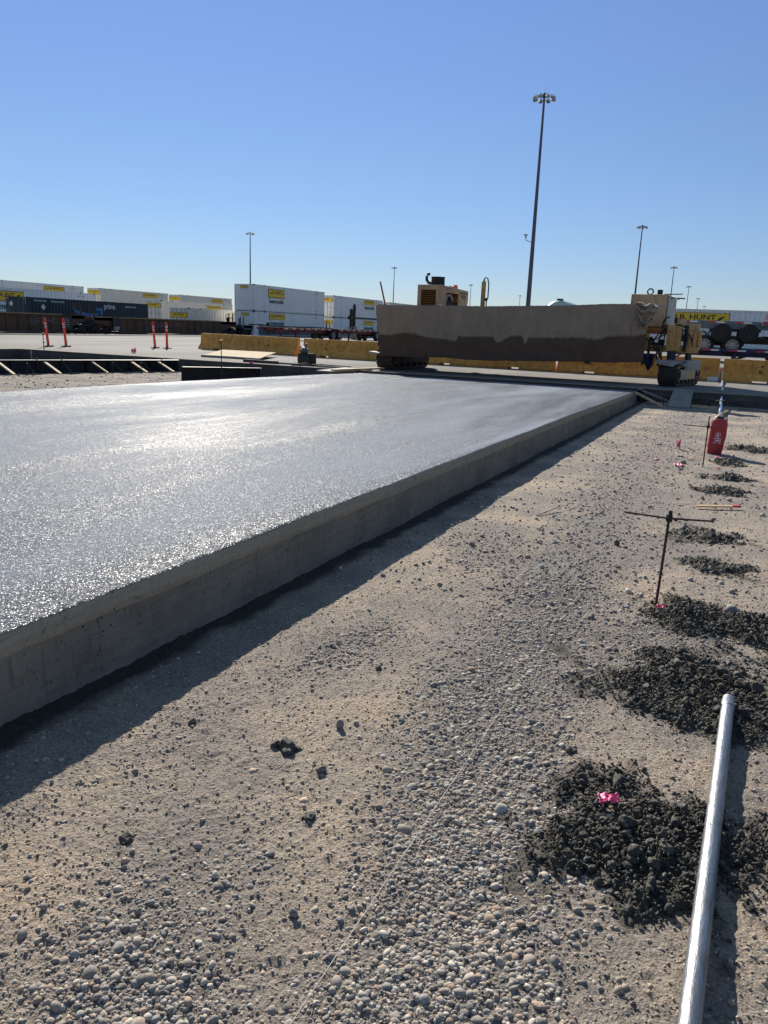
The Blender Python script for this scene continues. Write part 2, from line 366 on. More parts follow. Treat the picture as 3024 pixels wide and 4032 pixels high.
# ------------------------------------------------------------------ the new slab
def slab_mat():
    m, nt, b = newmat("fresh_concrete")
    tc = N(nt, "ShaderNodeTexCoord"); v = tc.outputs['Object']
    def at(n): a = N(nt, "ShaderNodeAttribute"); a.attribute_name = n; return a.outputs['Fac']
    mp = N(nt, "ShaderNodeMapping"); mp.inputs['Scale'].default_value = (1.0, .13, 1.0); mp.inputs['Rotation'].default_value = (0, 0, R(-9)); nt.links.new(v, mp.inputs[0]); sv = mp.outputs[0]
    mp2 = N(nt, "ShaderNodeMapping"); mp2.inputs['Scale'].default_value = (1.0, .35, 1.0); mp2.inputs['Rotation'].default_value = (0, 0, R(55)); nt.links.new(v, mp2.inputs[0])
    st = noise(nt, sv, 1.1, 4, .6, .5); st2 = noise(nt, mp2.outputs[0], .55, 3, .55, .6); fin = noise(nt, v, 120, 3, .7); f2 = noise(nt, v, 42, 3, .65)
    wet = mth(nt, 'MULTIPLY_ADD', mth(nt, 'SUBTRACT', mth(nt, 'ADD', mth(nt, 'MULTIPLY', st, .6), mth(nt, 'MULTIPLY', st2, .4)), .5), 3.6, .5, clamp=True)
    top = ramp(nt, wet, [(.1, srgb('#484d53')), (.9, srgb('#94989d'))])
    top = mixc(nt, .5, top, ramp(nt, fin, [(.35, (.72, .73, .75)), (.62, (1, 1, 1))]), 'MULTIPLY')
    mpv = N(nt, "ShaderNodeMapping"); mpv.inputs['Scale'].default_value = (1, 1, .12); nt.links.new(v, mpv.inputs[0])
    dr = noise(nt, mpv.outputs[0], 16, 4, .6); lo = noise(nt, v, 3, 5, .6)
    side = ramp(nt, lo, [(.3, srgb('#777167')), (.7, srgb('#8f887a'))])
    side = mixc(nt, ramp(nt, dr, [(.58, (0, 0, 0)), (.72, (.6,) * 3)]), side, srgb('#5a554c'))
    side = mixc(nt, mth(nt, 'MULTIPLY', at('lip'), .75), side, srgb('#a59b88'))
    pit = N(nt, "ShaderNodeTexVoronoi"); pit.inputs['Scale'].default_value = 42; nt.links.new(v, pit.inputs['Vector'])
    sp2 = N(nt, "ShaderNodeSeparateColor"); nt.links.new(pit.outputs['Color'], sp2.inputs[0])
    hole = mth(nt, 'MULTIPLY', mth(nt, 'LESS_THAN', pit.outputs['Distance'], mth(nt, 'MULTIPLY', sp2.outputs[1], .30)), mth(nt, 'GREATER_THAN', sp2.outputs[0], .72))
    mpd = N(nt, "ShaderNodeMapping"); mpd.inputs['Scale'].default_value = (1, .06, 1); nt.links.new(v, mpd.inputs[0]); drag = noise(nt, mpd.outputs[0], 30, 4, .65)
    side = mixc(nt, .45, side, ramp(nt, drag, [(.35, (.7, .69, .67)), (.6, (1, 1, 1))]), 'MULTIPLY')
    tear = mth(nt, 'MULTIPLY', mth(nt, 'GREATER_THAN', noise(nt, v, 11, 5, .7, .6), .62), .5)
    side = mixc(nt, tear, side, srgb('#5e584e'))
    side = mixc(nt, mth(nt, 'MULTIPLY', hole, .75), side, srgb('#2e2b27'))
    side = mixc(nt, .5, side, ramp(nt, f2, [(.3, (.7, .69, .68)), (.6, (1, 1, 1))]), 'MULTIPLY')
    col = mixc(nt, at('face'), top, side); nt.links.new(col, b.inputs['Base Color'])
    rt = mth(nt, 'MULTIPLY_ADD', wet, .12, .52, clamp=True)
    rgh = N(nt, "ShaderNodeMix"); nt.links.new(at('face'), rgh.inputs[0]); nt.links.new(rt, rgh.inputs[2]); rgh.inputs[3].default_value = .9
    nt.links.new(rgh.outputs[0], b.inputs['Roughness'])
    spc = mth(nt, 'MULTIPLY', mth(nt, 'SUBTRACT', 1.0, at('face')), .0); nt.links.new(spc, b.inputs['Specular IOR Level'])
    # thin film of bleed water: every grain of the surface is a small mirror with its own tilt
    tilt = None
    for sc_, k in ((225, .95), (80, .55)):
        vo = N(nt, "ShaderNodeTexVoronoi"); vo.inputs['Scale'].default_value = sc_; nt.links.new(v, vo.inputs['Vector'])
        vm = N(nt, "ShaderNodeVectorMath", operation='SUBTRACT'); nt.links.new(vo.outputs['Color'], vm.inputs[0]); vm.inputs[1].default_value = (.5, .5, .5)
        vk = N(nt, "ShaderNodeVectorMath", operation='SCALE'); nt.links.new(vm.outputs[0], vk.inputs[0]); vk.inputs['Scale'].default_value = k
        if tilt is None: tilt = vk.outputs[0]
        else:
            va = N(nt, "ShaderNodeVectorMath", operation='ADD'); nt.links.new(tilt, va.inputs[0]); nt.links.new(vk.outputs[0], va.inputs[1]); tilt = va.outputs[0]
    ge = N(nt, "ShaderNodeNewGeometry"); va = N(nt, "ShaderNodeVectorMath", operation='ADD'); nt.links.new(ge.outputs['Normal'], va.inputs[0]); nt.links.new(tilt, va.inputs[1])
    vn = N(nt, "ShaderNodeVectorMath", operation='NORMALIZE'); nt.links.new(va.outputs[0], vn.inputs[0]); nt.links.new(vn.outputs[0], b.inputs['Coat Normal'])
    film = ramp(nt, wet, [(.05, (.46,) * 3), (.45, (.24,) * 3), (.95, (.05,) * 3)])
    nt.links.new(mth(nt, 'MULTIPLY', film, mth(nt, 'SUBTRACT', 1.0, at('face'))), b.inputs['Coat Weight'])
    b.inputs['Coat Roughness'].default_value = .32; b.inputs['Coat IOR'].default_value = 1.33
    mpf = N(nt, "ShaderNodeMapping"); mpf.inputs['Scale'].default_value = (1.0, .7, 1.0); nt.links.new(v, mpf.inputs[0])
    g1 = noise(nt, mpf.outputs[0], 130, 2, .7); g2 = noise(nt, mpf.outputs[0], 55, 2, .6)
    h = mth(nt, 'ADD', mth(nt, 'MULTIPLY', g1, .7), mth(nt, 'MULTIPLY', g2, 1.0))
    h = mth(nt, 'ADD', h, mth(nt, 'MULTIPLY', at('face'), mth(nt, 'ADD', mth(nt, 'MULTIPLY', drag, 1.5), mth(nt, 'MULTIPLY', mth(nt, 'ADD', tear, hole), -1.2))))
    bn = bump(nt, b, h, 1.0, .012)
    nt.links.new(mth(nt, 'SUBTRACT', 1.0, mth(nt, 'MULTIPLY', at('face'), .8)), bn.inputs['Strength'])
    return m
ysl = np.concatenate([np.linspace(-16, .6, 20), geo(.7, SL_Y, 520, 1.0045)])
wob = .010 * perlin(ysl * 1.1, ysl * 0, 21) + .005 * perlin(ysl * 5, ysl * 0, 22) + .006 * perlin(ysl * 15, ysl * 0, 23) + .003 * perlin(ysl * 40, ysl * 0, 29)
# cross-section: top from the left edge to the right edge, then down the right face; (dx from edge, dz from top, face, lip)
T = .395
prof = [(x - SL_X, 0, 0, 0) for x in np.concatenate([np.linspace(SL_XL, -3.4, 60), np.linspace(-3.3, -2.52, 26)])]
prof += [(-.006, -.002, .3, 1), (.004, -.010, 1, 1), (.007, -.03, 1, 1), (.008, -.07, 1, 1), (.010, -.098, 1, 1), (.002, -.108, 1, .2), (.0, -.12, 1, 0)]
prof += [(.002 + .0003 * k, -.12 - .0135 * k, 1, 0) for k in range(1, 21)] + [(.015, -.46, 1, 0)]
prof = np.array(prof); nP = len(prof)
PX = SL_X + prof[:, 0][:, None] + np.where(prof[:, 2] > 0, 1, np.clip(1 + prof[:, 0] / .25, 0, 1))[:, None] * wob[None, :]
PY = np.broadcast_to(ysl[None, :], PX.shape).copy()
BZ = -.0095 * ysl + T - .012 * np.clip(ysl - 14, 0, 9) * .4
PZ = BZ[None, :] + prof[:, 1][:, None] + .004 * perlin(PX * .9, PY * .5, 24) * (prof[:, 2] == 0)[:, None]
PZ += (.006 * fbm(PY * 1.3, PX * 0, 25, 3)) * ((prof[:, 3] > 0) & (prof[:, 1] < -.05))[:, None]
fc = prof[:, 2] == 1
PX += fc[:, None] * (.003 * fbm(PY * 3, PZ * 8, 26, 3) + .0015 * perlin(PY * 25, PZ * 25, 27))
V = np.stack([PX, PY, PZ], -1).reshape(-1, 3); n2 = len(ysl)
Fs = grid_faces(nP, n2)[:, ::-1]
# far end and left face as plain skirts
ends = np.stack([PX[:, -1], PY[:, -1], np.full(nP, -.6)], -1); o0 = len(V); V = np.concatenate([V, ends])
top_i = np.arange(nP) * n2 + n2 - 1; low_i = o0 + np.arange(nP)
Fe = np.stack([top_i[:-1], low_i[:-1], low_i[1:], top_i[1:]], 1)
lft = np.stack([PX[0], PY[0], np.full(n2, -.6)], -1); o1 = len(V); V = np.concatenate([V, lft])
Fl = np.stack([np.arange(n2 - 1), np.arange(1, n2), o1 + np.arange(1, n2), o1 + np.arange(n2 - 1)], 1)
face = np.concatenate([np.repeat(prof[:, 2], n2), np.ones(nP), np.ones(n2)]); lip = np.concatenate([np.repeat(prof[:, 3], n2), np.zeros(nP + n2)])
s = np_mesh("concrete_slab", V, np.concatenate([Fs, Fe, Fl]), slab_mat(), {'face': face, 'lip': lip})
tag(s, "freshly poured wet concrete slab shining in the sun", "concrete slab", kind='structure')

# ------------------------------------------------------------------ stones
import bmesh
def ico(sub):
    bm = bmesh.new(); bmesh.ops.create_icosphere(bm, subdivisions=sub, radius=1.0)
    V = np.array([v.co[:] for v in bm.verts]); F = np.array([[v.index for v in f.verts] for f in bm.faces]); bm.free(); return V, F
ICO = {1: ico(1), 2: ico(2), 3: ico(3)}
def n3(P, f, seed):
    return (perlin(P[:, 0] * f + P[:, 2] * .7 * f, P[:, 1] * f - P[:, 2] * .5 * f, seed) + perlin(P[:, 1] * f + 5.2, P[:, 2] * f + 1.7, seed + 1)) * .5
def protos(sub, n, amp, seed, angular=.0):
    V, F = ICO[sub]; out = []; rng = np.random.default_rng(seed)
    for k in range(n):
        P = V * (1 + amp * n3(V, 1.3, seed + 3 * k) + amp * .45 * n3(V, 3.1, seed + 3 * k + 90))[:, None]
        if angular:                       # a few flat cuts make crushed stone
            for _ in range(6):
                d = rng.normal(size=3); d /= np.linalg.norm(d); t = .55 + .25 * rng.random()
                e = P @ d - t; P = P - np.outer(np.clip(e, 0, None) * angular, d)
        P = P * np.array([1, .6 + .35 * rng.random(), .45 + .3 * rng.random()]); out.append(P)
    return np.stack(out), F
def rotmats(n, rng, tilt=.5):
    a = rng.random(n) * 2 * np.pi; b = rng.normal(size=n) * tilt; c = rng.normal(size=n) * tilt
    ca, sa, cb, sb, cc, s_c = np.cos(a), np.sin(a), np.cos(b), np.sin(b), np.cos(c), np.sin(c); o = np.zeros(n); i = np.ones(n)
    Rz = np.stack([ca, -sa, o, sa, ca, o, o, o, i], 1).reshape(n, 3, 3); Ry = np.stack([cb, o, sb, o, i, o, -sb, o, cb], 1).reshape(n, 3, 3)
    Rx = np.stack([i, o, o, o, cc, -s_c, o, s_c, cc], 1).reshape(n, 3, 3); return Rz @ Ry @ Rx
def scatter(pos, rad, sub, rng, pr, tilt=.5):
    P, F = pr; n = len(pos); k = rng.integers(0, len(P), n); M = rotmats(n, rng, tilt)
    V = np.einsum('nij,nvj->nvi', M, P[k]) * rad[:, None, None] + pos[:, None, :]
    FF = F[None] + (np.arange(n) * P.shape[1])[:, None, None]
    return V.reshape(-1, 3), FF.reshape(-1, 3), P.shape[1]

STONE_COLS = np.array([srgb(c) for c in ('#a39c92', '#938c83', '#b0a797', '#8a847d', '#bdb3a4', '#a0958a', '#a89a8a', '#989590', '#c9c1b1', '#7f7a73', '#a8927f')])
def stone_mat():
    m, nt, b = newmat("stone")
    a = N(nt, "ShaderNodeAttribute"); a.attribute_name = 'Col'
    tc = N(nt, "ShaderNodeTexCoord"); f = noise(nt, tc.outputs['Object'], 110, 4, .65); g_ = noise(nt, tc.outputs['Object'], 400, 2, .6)
    col = mixc(nt, .75, a.outputs['Color'], ramp(nt, f, [(.3, (.62, .6, .57)), (.62, (1, 1, 1))]), 'MULTIPLY')
    col = mixc(nt, mth(nt, 'MULTIPLY', mth(nt, 'GREATER_THAN', f, .56), .35), col, srgb('#9b8c79'))
    nt.links.new(col, b.inputs['Base Color']); b.inputs['Roughness'].default_value = .9; b.inputs['Specular IOR Level'].default_value = .25
    bump(nt, b, mth(nt, 'ADD', f, g_), .4, .004); return m
STONE = stone_mat()
rng = np.random.default_rng(77)
def sample(n, x0, x1, y0, y1, dens):
    """n tries, kept with probability dens(x,y); y drawn denser towards the camera"""
    u = rng.random(n); y = y0 * (y1 / y0) ** u; x = x0 + (x1 - x0) * rng.random(n)
    k = rng.random(n) < dens(x, y); return x[k], y[k]
CH_V, CH_F, CH_C, off = [], [], [], 0
def put(x, y, rad, sub, pr, sink, cols=STONE_COLS, tilt=.5, zf=None):
    global off
    z = (ground_z(x, y) if zf is None else zf(x, y)) + rad * sink
    V, F, nv = scatter(np.stack([x, y, z], 1), rad, sub, rng, pr, tilt)
    c = cols[rng.integers(0, len(cols), len(x))] * (.8 + .35 * rng.random((len(x), 1)))
    CH_V.append(V); CH_F.append(F + off); CH_C.append(np.repeat(c, nv, 0)); off += len(V)
PR2 = protos(2, 14, .22, 100); PR2A = protos(2, 14, .3, 300, 1.0); PR1 = protos(1, 12, .3, 500, .3); PR3 = protos(3, 6, .22, 700, .25)
clear = lambda x, y: (damp_mask(x, y) < .35) & (x > SL_X + .02)
gm = lambda x, y: gravel_mask(x, y) * clear(x, y)
# coarse rounded gravel of the strip, then finer fill, then loose grit everywhere
x, y = sample(80000, -1.8, .5, .85, 5.2, lambda x, y: gm(x, y) ** 1.4 * .8); hf = rng.random(len(x)) < .4; rd = .0069 * np.exp(rng.normal(size=len(x)) * .4); put(x[hf], y[hf], rd[hf], 2, PR2, -.04, tilt=.35); put(x[~hf], y[~hf], rd[~hf], 2, PR2A, -.04, tilt=.4)
x, y = sample(1300, -1.6, .2, .85, 4.6, lambda x, y: gm(x, y) ** 1.5 * .28); put(x, y, .0145 * np.exp(rng.normal(size=len(x)) * .22), 3, PR3, .0, tilt=.3)
x, y = sample(110000, -2.4, 1.3, .85, 5, lambda x, y: clear(x, y) * (.14 + .6 * gravel_mask(x, y))); put(x, y, .0034 * np.exp(rng.normal(size=len(x)) * .4), 1, PR1, .1)
x, y = sample(2200, -2.4, 1.3, .85, 7, lambda x, y: clear(x, y) * .45); put(x, y, .007 * np.exp(rng.normal(size=len(x)) * .35), 2, PR2A, .25)
# crumbs of the crust itself, half sunk and soil coloured
CRUST = np.array([srgb(c) for c in ('#a3978a', '#b09f8b', '#968d82', '#b8a892', '#a89783')])
x, y = sample(36000, -2.45, 1.3, .85, 6, lambda x, y: clear(x, y) * np.clip(.55 + .5 * fbm(x * 2.2, y * 2.2, 92, 3), 0, 1)); put(x, y, .0052 * np.exp(rng.normal(size=len(x)) * .45), 1, PR1, -.15, CRUST)
# further down the lane
x, y = sample(52000, -2.45, 2.2, 4.4, 23.5, lambda x, y: clear(x, y) * (.09 + .6 * gravel_mask(x, y))); put(x, y, .0085 * np.exp(rng.normal(size=len(x)) * .42), 1, PR1, .12)
x, y = sample(3200, -2.4, 2.2, 4.5, 23, lambda x, y: clear(x, y) * .45); put(x, y, .016 * np.exp(rng.normal(size=len(x)) * .35), 1, PR1, .2)
# side lane beyond the slab
x, y = sample(9000, -21, SL_XL - .3, 7.0, 23.6, lambda x, y: .5 + 0 * x); put(x, y, .013 * np.exp(rng.normal(size=len(x)) * .45), 1, PR1, .0, zf=lambda x, y: ground_z(x, y, False) - .09)
gs = np_mesh("gravel", np.concatenate(CH_V), np.concatenate(CH_F), STONE, {'Col': np.concatenate(CH_C)})
tag(gs, "loose grey river gravel and grit strewn over the subgrade", "gravel", kind='stuff')

# single stones that stand out of the crust
def lone(name, label, x, y, r, scale, colr, seed, sub=3, ang=.9, dark=False, mt=None):
    P, F = protos(sub, 1, .25, seed, ang); P = P[0] / np.array([1, np.abs(P[0][:, 1]).max(), np.abs(P[0][:, 2]).max()]) * np.array(scale) * r
    z = float(ground_z(np.array([x]), np.array([y]))[0])
    o = np_mesh(name, P, F, mt or STONE, {'Col': np.tile(np.array(srgb(colr)), (len(P), 1))})
    o.location = (x, y, z + scale[2] * r * .55); o.rotation_euler = (0, 0, seed * 1.3)
    tag(o, label, "stone", "loose stones on the subgrade"); return o
lone("stone", "pointed pale grey stone standing upright on the tan crust", -1.31, 2.58, .022, (.8, .7, 1.2), '#8a857c', 41)
lone("stone", "round grey stone just right of the dark mud flake", -1.22, 2.26, .019, (1, .8, .7), '#77736c', 42)
lone("stone", "squared grey stone lying alone on the tan crust left of the string", -.94, 1.59, .018, (1, .7, .8), '#857f76', 43)
lone("stone", "dark blocky stone near the edge of the slab's shadow", -1.87, 2.33, .020, (1, .8, .75), '#5e5a55', 44)
lone("stone", "dark stone on the open crust between the slab's shadow and the gravel strip", -1.42, 3.19, .021, (1, .8, .7), '#5c5853', 45)
lone("stone", "tan stone beside the stake rod's foot", -.30, 4.83, .020, (1.1, .9, .6), '#a4937d', 46)
lone("stone", "dark upright stone left of the steel stake with a clamp", -.72, 6.3, .03, (.7, .7, 1.0), '#565350', 47)

# ------------------------------------------------------------------ heaps of dark clay
def clay_mat():
    m, nt, b = newmat("clay")
    tc = N(nt, "ShaderNodeTexCoord"); v = tc.outputs['Object']
    a = noise(nt, v, 14, 5, .65); f = noise(nt, v, 120, 5, .7)
    col = ramp(nt, a, [(.3, srgb('#403d36')), (.55, srgb('#565147')), (.78, srgb('#766d5d'))])
    vo = N(nt, "ShaderNodeTexVoronoi"); vo.inputs['Scale'].default_value = 60; nt.links.new(v, vo.inputs['Vector'])
    sep = N(nt, "ShaderNodeSeparateColor"); nt.links.new(vo.outputs['Color'], sep.inputs[0])
    pf = mth(nt, 'MULTIPLY', mth(nt, 'LESS_THAN', vo.outputs['Distance'], .4), mth(nt, 'GREATER_THAN', sep.outputs[0], .86))
    col = mixc(nt, mth(nt, 'MULTIPLY', pf, .7), col, srgb('#8b8375'))
    nt.links.new(col, b.inputs['Base Color'])
    nt.links.new(ramp(nt, a, [(.35, (.95,) * 3), (.75, (.5,) * 3)]), b.inputs['Roughness'])
    b.inputs['Specular IOR Level'].default_value = .4
    bump(nt, b, mth(nt, 'ADD', f, mth(nt, 'MULTIPLY', noise(nt, v, 45, 4, .7), 1.5)), .9, .012); return m
CLAY = clay_mat()
CLOD = protos(2, 16, .6, 900, .8); CLOD3 = protos(3, 10, .7, 950, .7); CLOD1 = protos(1, 12, .6, 990, .4)
PLAB = ["near heap of dark wet clay clods running under the aluminium pipe", "dark clay clods right of the near pipe, beyond its shadow",
        "wide heap of dark clay around the far end of the near pipe", "ragged dark clay heap just beyond the pipe's far end, nearest the stake's foot",
        "low scattered dark clay heap right of the clamped stake's rod", "dark clay heap behind the clamped stake's cross arm",
        "long low dark clay ridge beyond the loose wooden lath, the nearer of two", "long low dark clay ridge in front of the second stake, the farther of two",
        "dark clay clods behind and right of the red sprayer tank", "thin dark clay heap at the foot of the red sprayer tank"]
for (px, py, rx, ry, h, s), lab in zip(PILES, PLAB):
    r2 = np.random.default_rng(s); nu = 150 if py < 6 else 60
    U = np.linspace(-1.25, 1.25, nu); A, B = np.meshgrid(U, U, indexing='ij'); x = px + A * rx; y = py + B * ry
    q = np.sqrt(A ** 2 + B ** 2) + heap_edge(x, y, rx, s)
    dome = np.clip(1.0 - q, 0, 1) ** .6
    rough = .5 + .9 * np.abs(fbm(x * 16, y * 16, s + 20, 4, .6)) + .5 * fbm(x * 45, y * 45, s + 21, 2)
    z = ground_z(x, y, False) - .012 + (h + .012) * dome * rough * (.8 if py < 6 else 1)
    Vg = np.stack([x - px, y - py, z], -1).reshape(-1, 3); Fg = grid_faces(nu, nu); Fg = np.concatenate([Fg[:, [0, 1, 2]], Fg[:, [0, 2, 3]]])
    VV, FF, o_ = [Vg], [Fg], len(Vg)
    nbig, nmid, nsm = (int(420 * rx * ry * k) for k in (.4, 6, 64)) if py < 6 else (int(300 * rx * ry * k) for k in (.4, 4, 18))
    for cnt, rad, pr, sub, spread in ((nbig, .018, CLOD3, 3, .62), (nmid, .0095, CLOD, 2, .9), (nsm, .0048, CLOD1, 1, 1.15)):
        a = r2.random(cnt) * 2 * np.pi; rr = np.sqrt(r2.random(cnt)) * spread * (1 + .3 * r2.normal(size=cnt).clip(-1, 1.4))
        cx = px + np.cos(a) * rr * rx; cy = py + np.sin(a) * rr * ry
        qq = np.sqrt(((cx - px) / rx) ** 2 + ((cy - py) / ry) ** 2) + heap_edge(cx, cy, rx, s)
        cz = ground_z(cx, cy, False) + np.maximum(0, h * np.clip(1 - qq, 0, 1) ** .6 * (.5 + .9 * np.abs(fbm(cx * 16, cy * 16, s + 20, 4, .6))))
        rd = rad * np.exp((r2.normal(size=cnt) * .42).clip(-1, .75)); kp = qq < 1.12 + .2 * r2.random(cnt); cx, cy, cz, rd = cx[kp], cy[kp], cz[kp], rd[kp]
        rng_bak = rng; V1, F1, _ = scatter(np.stack([cx - px, cy - py, cz + rd * .25], 1), rd, sub, r2, pr, .8)
        VV.append(V1); FF.append(F1 + o_); o_ += len(V1)
    ob = np_mesh("clay_heap", np.concatenate(VV), np.concatenate(FF), CLAY); ob.location = (px, py, 0)
    tag(ob, lab, "clay heap", "heaps of dark clay along the stake line")
def flake(label, x, y, r, seed, n=9):
    r2 = np.random.default_rng(seed); VV, FF, o_ = [], [], 0
    rd = r * np.array([1, .6, .5, .45, .4, .35, .3, .3, .25])[:n]; a = r2.random(n) * 6.28; d = np.concatenate([[0], r * (.7 + .7 * r2.random(n - 1))])
    cx, cy = x + np.cos(a) * d, y + np.sin(a) * d * .6
    V1, F1, _ = scatter(np.stack([cx - x, cy - y, ground_z(cx, cy) + rd * .2], 1), rd, 3, r2, CLOD3, .25)
    ob = np_mesh("clay_clod", V1, F1, CLAY); ob.location = (x, y, 0)
    tag(ob, label, "clay clod", "loose clay clods on the crust")
flake("dark broken clay flake lying alone on the tan crust", -1.42, 2.34, .042, 5)
flake("small dark clay crumbs near the middle of the tan crust", -1.12, 2.0, .022, 6, 7)
flake("small dark clay crumbs at the left picture edge on the crust", -1.58, 1.63, .024, 7, 6)
flake("dark clay crumbs on the gravel strip just above the near heap", -.42, 2.86, .022, 8, 5)

# ------------------------------------------------------------------ foreground things
ALU = mat('aluminium', '#94979a', .44, .9, .28, 9, '#6a675f', .8, .25, 90, (1, .22, 1))
STEELD = mat('dark_steel', '#3a3733', .6, .7, .35, 9, '#5a4a3c', .6, .2)
RUST = mat('rusty_rod', '#4a3d36', .75, .4, .35, 14, '#6b4a36', .5, .25)
WOODL = mat('pale_lumber', '#c9a97e', .75, 0, .2, 6, '#8b6f50', .5, .15, 30, (1, 1, 1))
WOODG = mat('grey_lumber', '#8d8478', .85, 0, .3, 5, '#5b5148', .6, .2, 30)
PINK = mat('pink_tape', '#e8668f', .5, 0, .12, 20, None, 0, 0)
WHITE = mat('white_paint', '#dcdcd8', .5, 0, .1, 4, '#a8a59d', .4, .05)
BLACK = mat('black_rubber', '#1c1c1d', .75, 0, .3, 8, '#3a3733', .5, .2)

def gz(x, y): return float(ground_z(np.array([x]), np.array([y]), False)[0])
# the near pipe
P0 = Vector((.060, .55, gz(.06, .55) + .045)); P1 = Vector((.152, 3.585, gz(.15, 3.58) + .050))
th = thing("aluminium_pipe", "long aluminium pipe lying along the right edge, its far end on dark clay", "pipe", P0)
d = P1 - P0; e = d.normalized()
mb = MB(); rings = [Vector((0, 0, 0)) + d * t for t in np.linspace(0, .965, 14)]
mb.tube(rings, .0275, 28); mb.build("tube", ALU, th)
mb = MB(); mb.tube([d * .965 - e * .004, d * .965, d * .967, d * .982, d * .984, d * .996, d], [.027, .030, .030, .030, .0275, .0275, .0265], 28); mb.build("end_collar", ALU, th)
mb = MB(); mb.tube([d * .55, d * .551, d * .556, d * .557], [.0276, .0281, .0281, .0276], 28); mb.build("seam_ring", ALU, th)
# thin string line between the stakes
pts = [Vector((-.755, yy, -.0095 * yy + .012 + .008 * math.sin(yy * .9))) for yy in np.linspace(.5, 12, 40)]
STR = mat('string', '#bdb6a7', .7, 0, .1, 20, None, 0, 0)
o = MB().tube(pts, [.0012 if p.y < 3.0 else .0007 for p in pts], 6).build("string_line", STR); tag(o, "thin pale string line stretched low over the gravel strip", "string")

def stake(label, x, y, top, lean, armL, armR, arm_y, grp, clamp=True, cap=None, base=None, rod_r=.0085, m=RUST, armz=None):
    z0 = gz(x, y) if base is None else base
    t = thing("grade_stake", label, "stake", (x, y, z0), group=grp)
    tp = Vector((lean[0], lean[1], top)); mb = MB(); mb.cyl((-lean[0] * .1, 0, -.06), tp, rod_r, rod_r, 10)
    for k in range(int(top / .03)):     # rolled ribs of the bar
        q = tp * (k * .03 / top); mb.cyl(q, q + Vector((0, 0, .006)), rod_r * 1.17, rod_r * 1.17, 8)
    mb.build("rod", m, t)
    if clamp:
        az = top - .045 if armz is None else armz; c = tp * (az / top)
        mb = MB(); mb.obox(c, (.036, .034, .044), (0, 0, .2)); mb.obox(c + Vector((.004, 0, .033)), (.022, .022, .03), (0, 0, .2)); mb.build("clamp", STEELD, t, bevel=.004)
        mb = MB(); mb.cyl(c + Vector((.03, 0, -.006)), c + Vector((.05, 0, -.008)), .009, .009, 8); mb.build("clamp_bolt", STEELD, t)
        mb = MB(); mb.tube([c + Vector((-armL, arm_y, .002)), c + Vector((0, -.012, .0)), c + Vector((armR * .7, -arm_y * .7, .008)), c + Vector((armR, -arm_y, .013))], .0062, 8); mb.build("cross_arm", m, t)
        mb = MB(); mb.cyl(c + Vector((armR, -arm_y, .013)), c + Vector((armR + .016, -arm_y, .014)), .009, .009, 8); mb.build("arm_tip", STEELD, t)
    if cap:
        mb = MB(); mb.cyl(tp, tp + Vector((0, 0, .05)), .02, .055, 12); mb.cyl(tp + Vector((0, 0, .05)), tp + Vector((0, 0, .075)), .055, .055, 12); mb.build("cap", cap, t)
    return t
ORCAP = mat('orange_cap', '#d5582c', .55, 0, .15, 10, None, 0, 0)
stake("rusty steel stake with clamp and cross arm nearest the camera", -.285, 4.94, .615, (.014, 0), .265, .24, .0, "grade stakes with clamps")
stake("thin dark stake with cross arm just in front of the red sprayer tank", -.28, 11.38, .70, (.0, .0), .32, .10, .0, "grade stakes with clamps", armz=.555)
# bits of wood and flagging
t = MB().obox((0, 0, 0), (.48, .036, .014), (0, .02, 0)).build("wooden_lath", WOODL); t.location = (-.015, 8.40, gz(0, 8.4) + .03); t.rotation_euler = (.1, -.02, .52); tag(t, "pale wooden lath with a red tip lying on the crust beyond the clamped stake", "lath")
tip = MB().obox((.20, 0, .0), (.085, .0375, .0155), (0, .02, 0)).build("red_tip", mat('red_paint', '#b02a2c', .6, 0, .2, 12, None, 0, 0), t)
t = MB().obox((0, 0, 0), (.036, .16, .012)).build("wooden_chip", WOODL); t.location = (-.44, 12.1, gz(-.44, 12.1) + .035); t.rotation_euler = (.35, .1, -.35); tag(t, "short pale piece of lath propped on clay by the second stake", "lath")
t = MB().bar((0, 0, 0), (.13, .36, .03), .012, .010).build("twig", WOODG); t.location = (-1.55, 7.0, gz(-1.55, 7) + .01); tag(t, "thin grey twig lying on the shadow-side crust", "twig")
def rag(label, x, y, w, h, seed, rot=0.0, name="flagging_tape", up=.02):
    r2 = np.random.default_rng(seed); nu, nv = 14, 9; A, B = np.meshgrid(np.linspace(-.5, .5, nu), np.linspace(-.5, .5, nv), indexing='ij')
    z = up * (.6 + fbm(A * 4 + seed, B * 4, seed, 3)); ax = A * w * (1 + .3 * perlin(A * 3, B * 3 + seed, seed + 2)); by = B * h * (1 + .5 * perlin(A * 4 + seed, B * 2, seed + 3))
    mb = MB().grid(np.stack([ax, by, z], -1).reshape(-1, 3), nu, nv); o = mb.build(name, PINK, loc=(x, y, gz(x, y) + .006), rot=(0, 0, rot))
    md = o.modifiers.new("thickness", 'SOLIDIFY'); md.thickness = .0015
    tag(o, label, "flagging tape", "scraps of pink flagging tape"); return o
rag("crumpled pink tape scrap lying on the near dark clay heap", -.222, 2.55, .07, .045, 3, .3, up=.018).location.z += .02
rag("pink tape scrap at the foot of the clamped stake", -.24, 4.86, .075, .03, 4, -.4)
rag("pink tape scrap, the largest on the crust left of the sprayer tank's stake", -.58, 11.25, .12, .16, 5)
rag("upright pink tape streamer left of the red sprayer tank", -.72, 13.1, .05, .10, 6, 0, up=.12)
rag("small pink tape scrap lying farthest left of the second stake", -.92, 11.6, .06, .07, 7)
rag("pink tape scrap right of the red sprayer tank", .31, 13.95, .09, .12, 8)
rag("small pink tape scrap under the red sprayer tank's front edge", -.12, 12.45, .06, .1, 9)
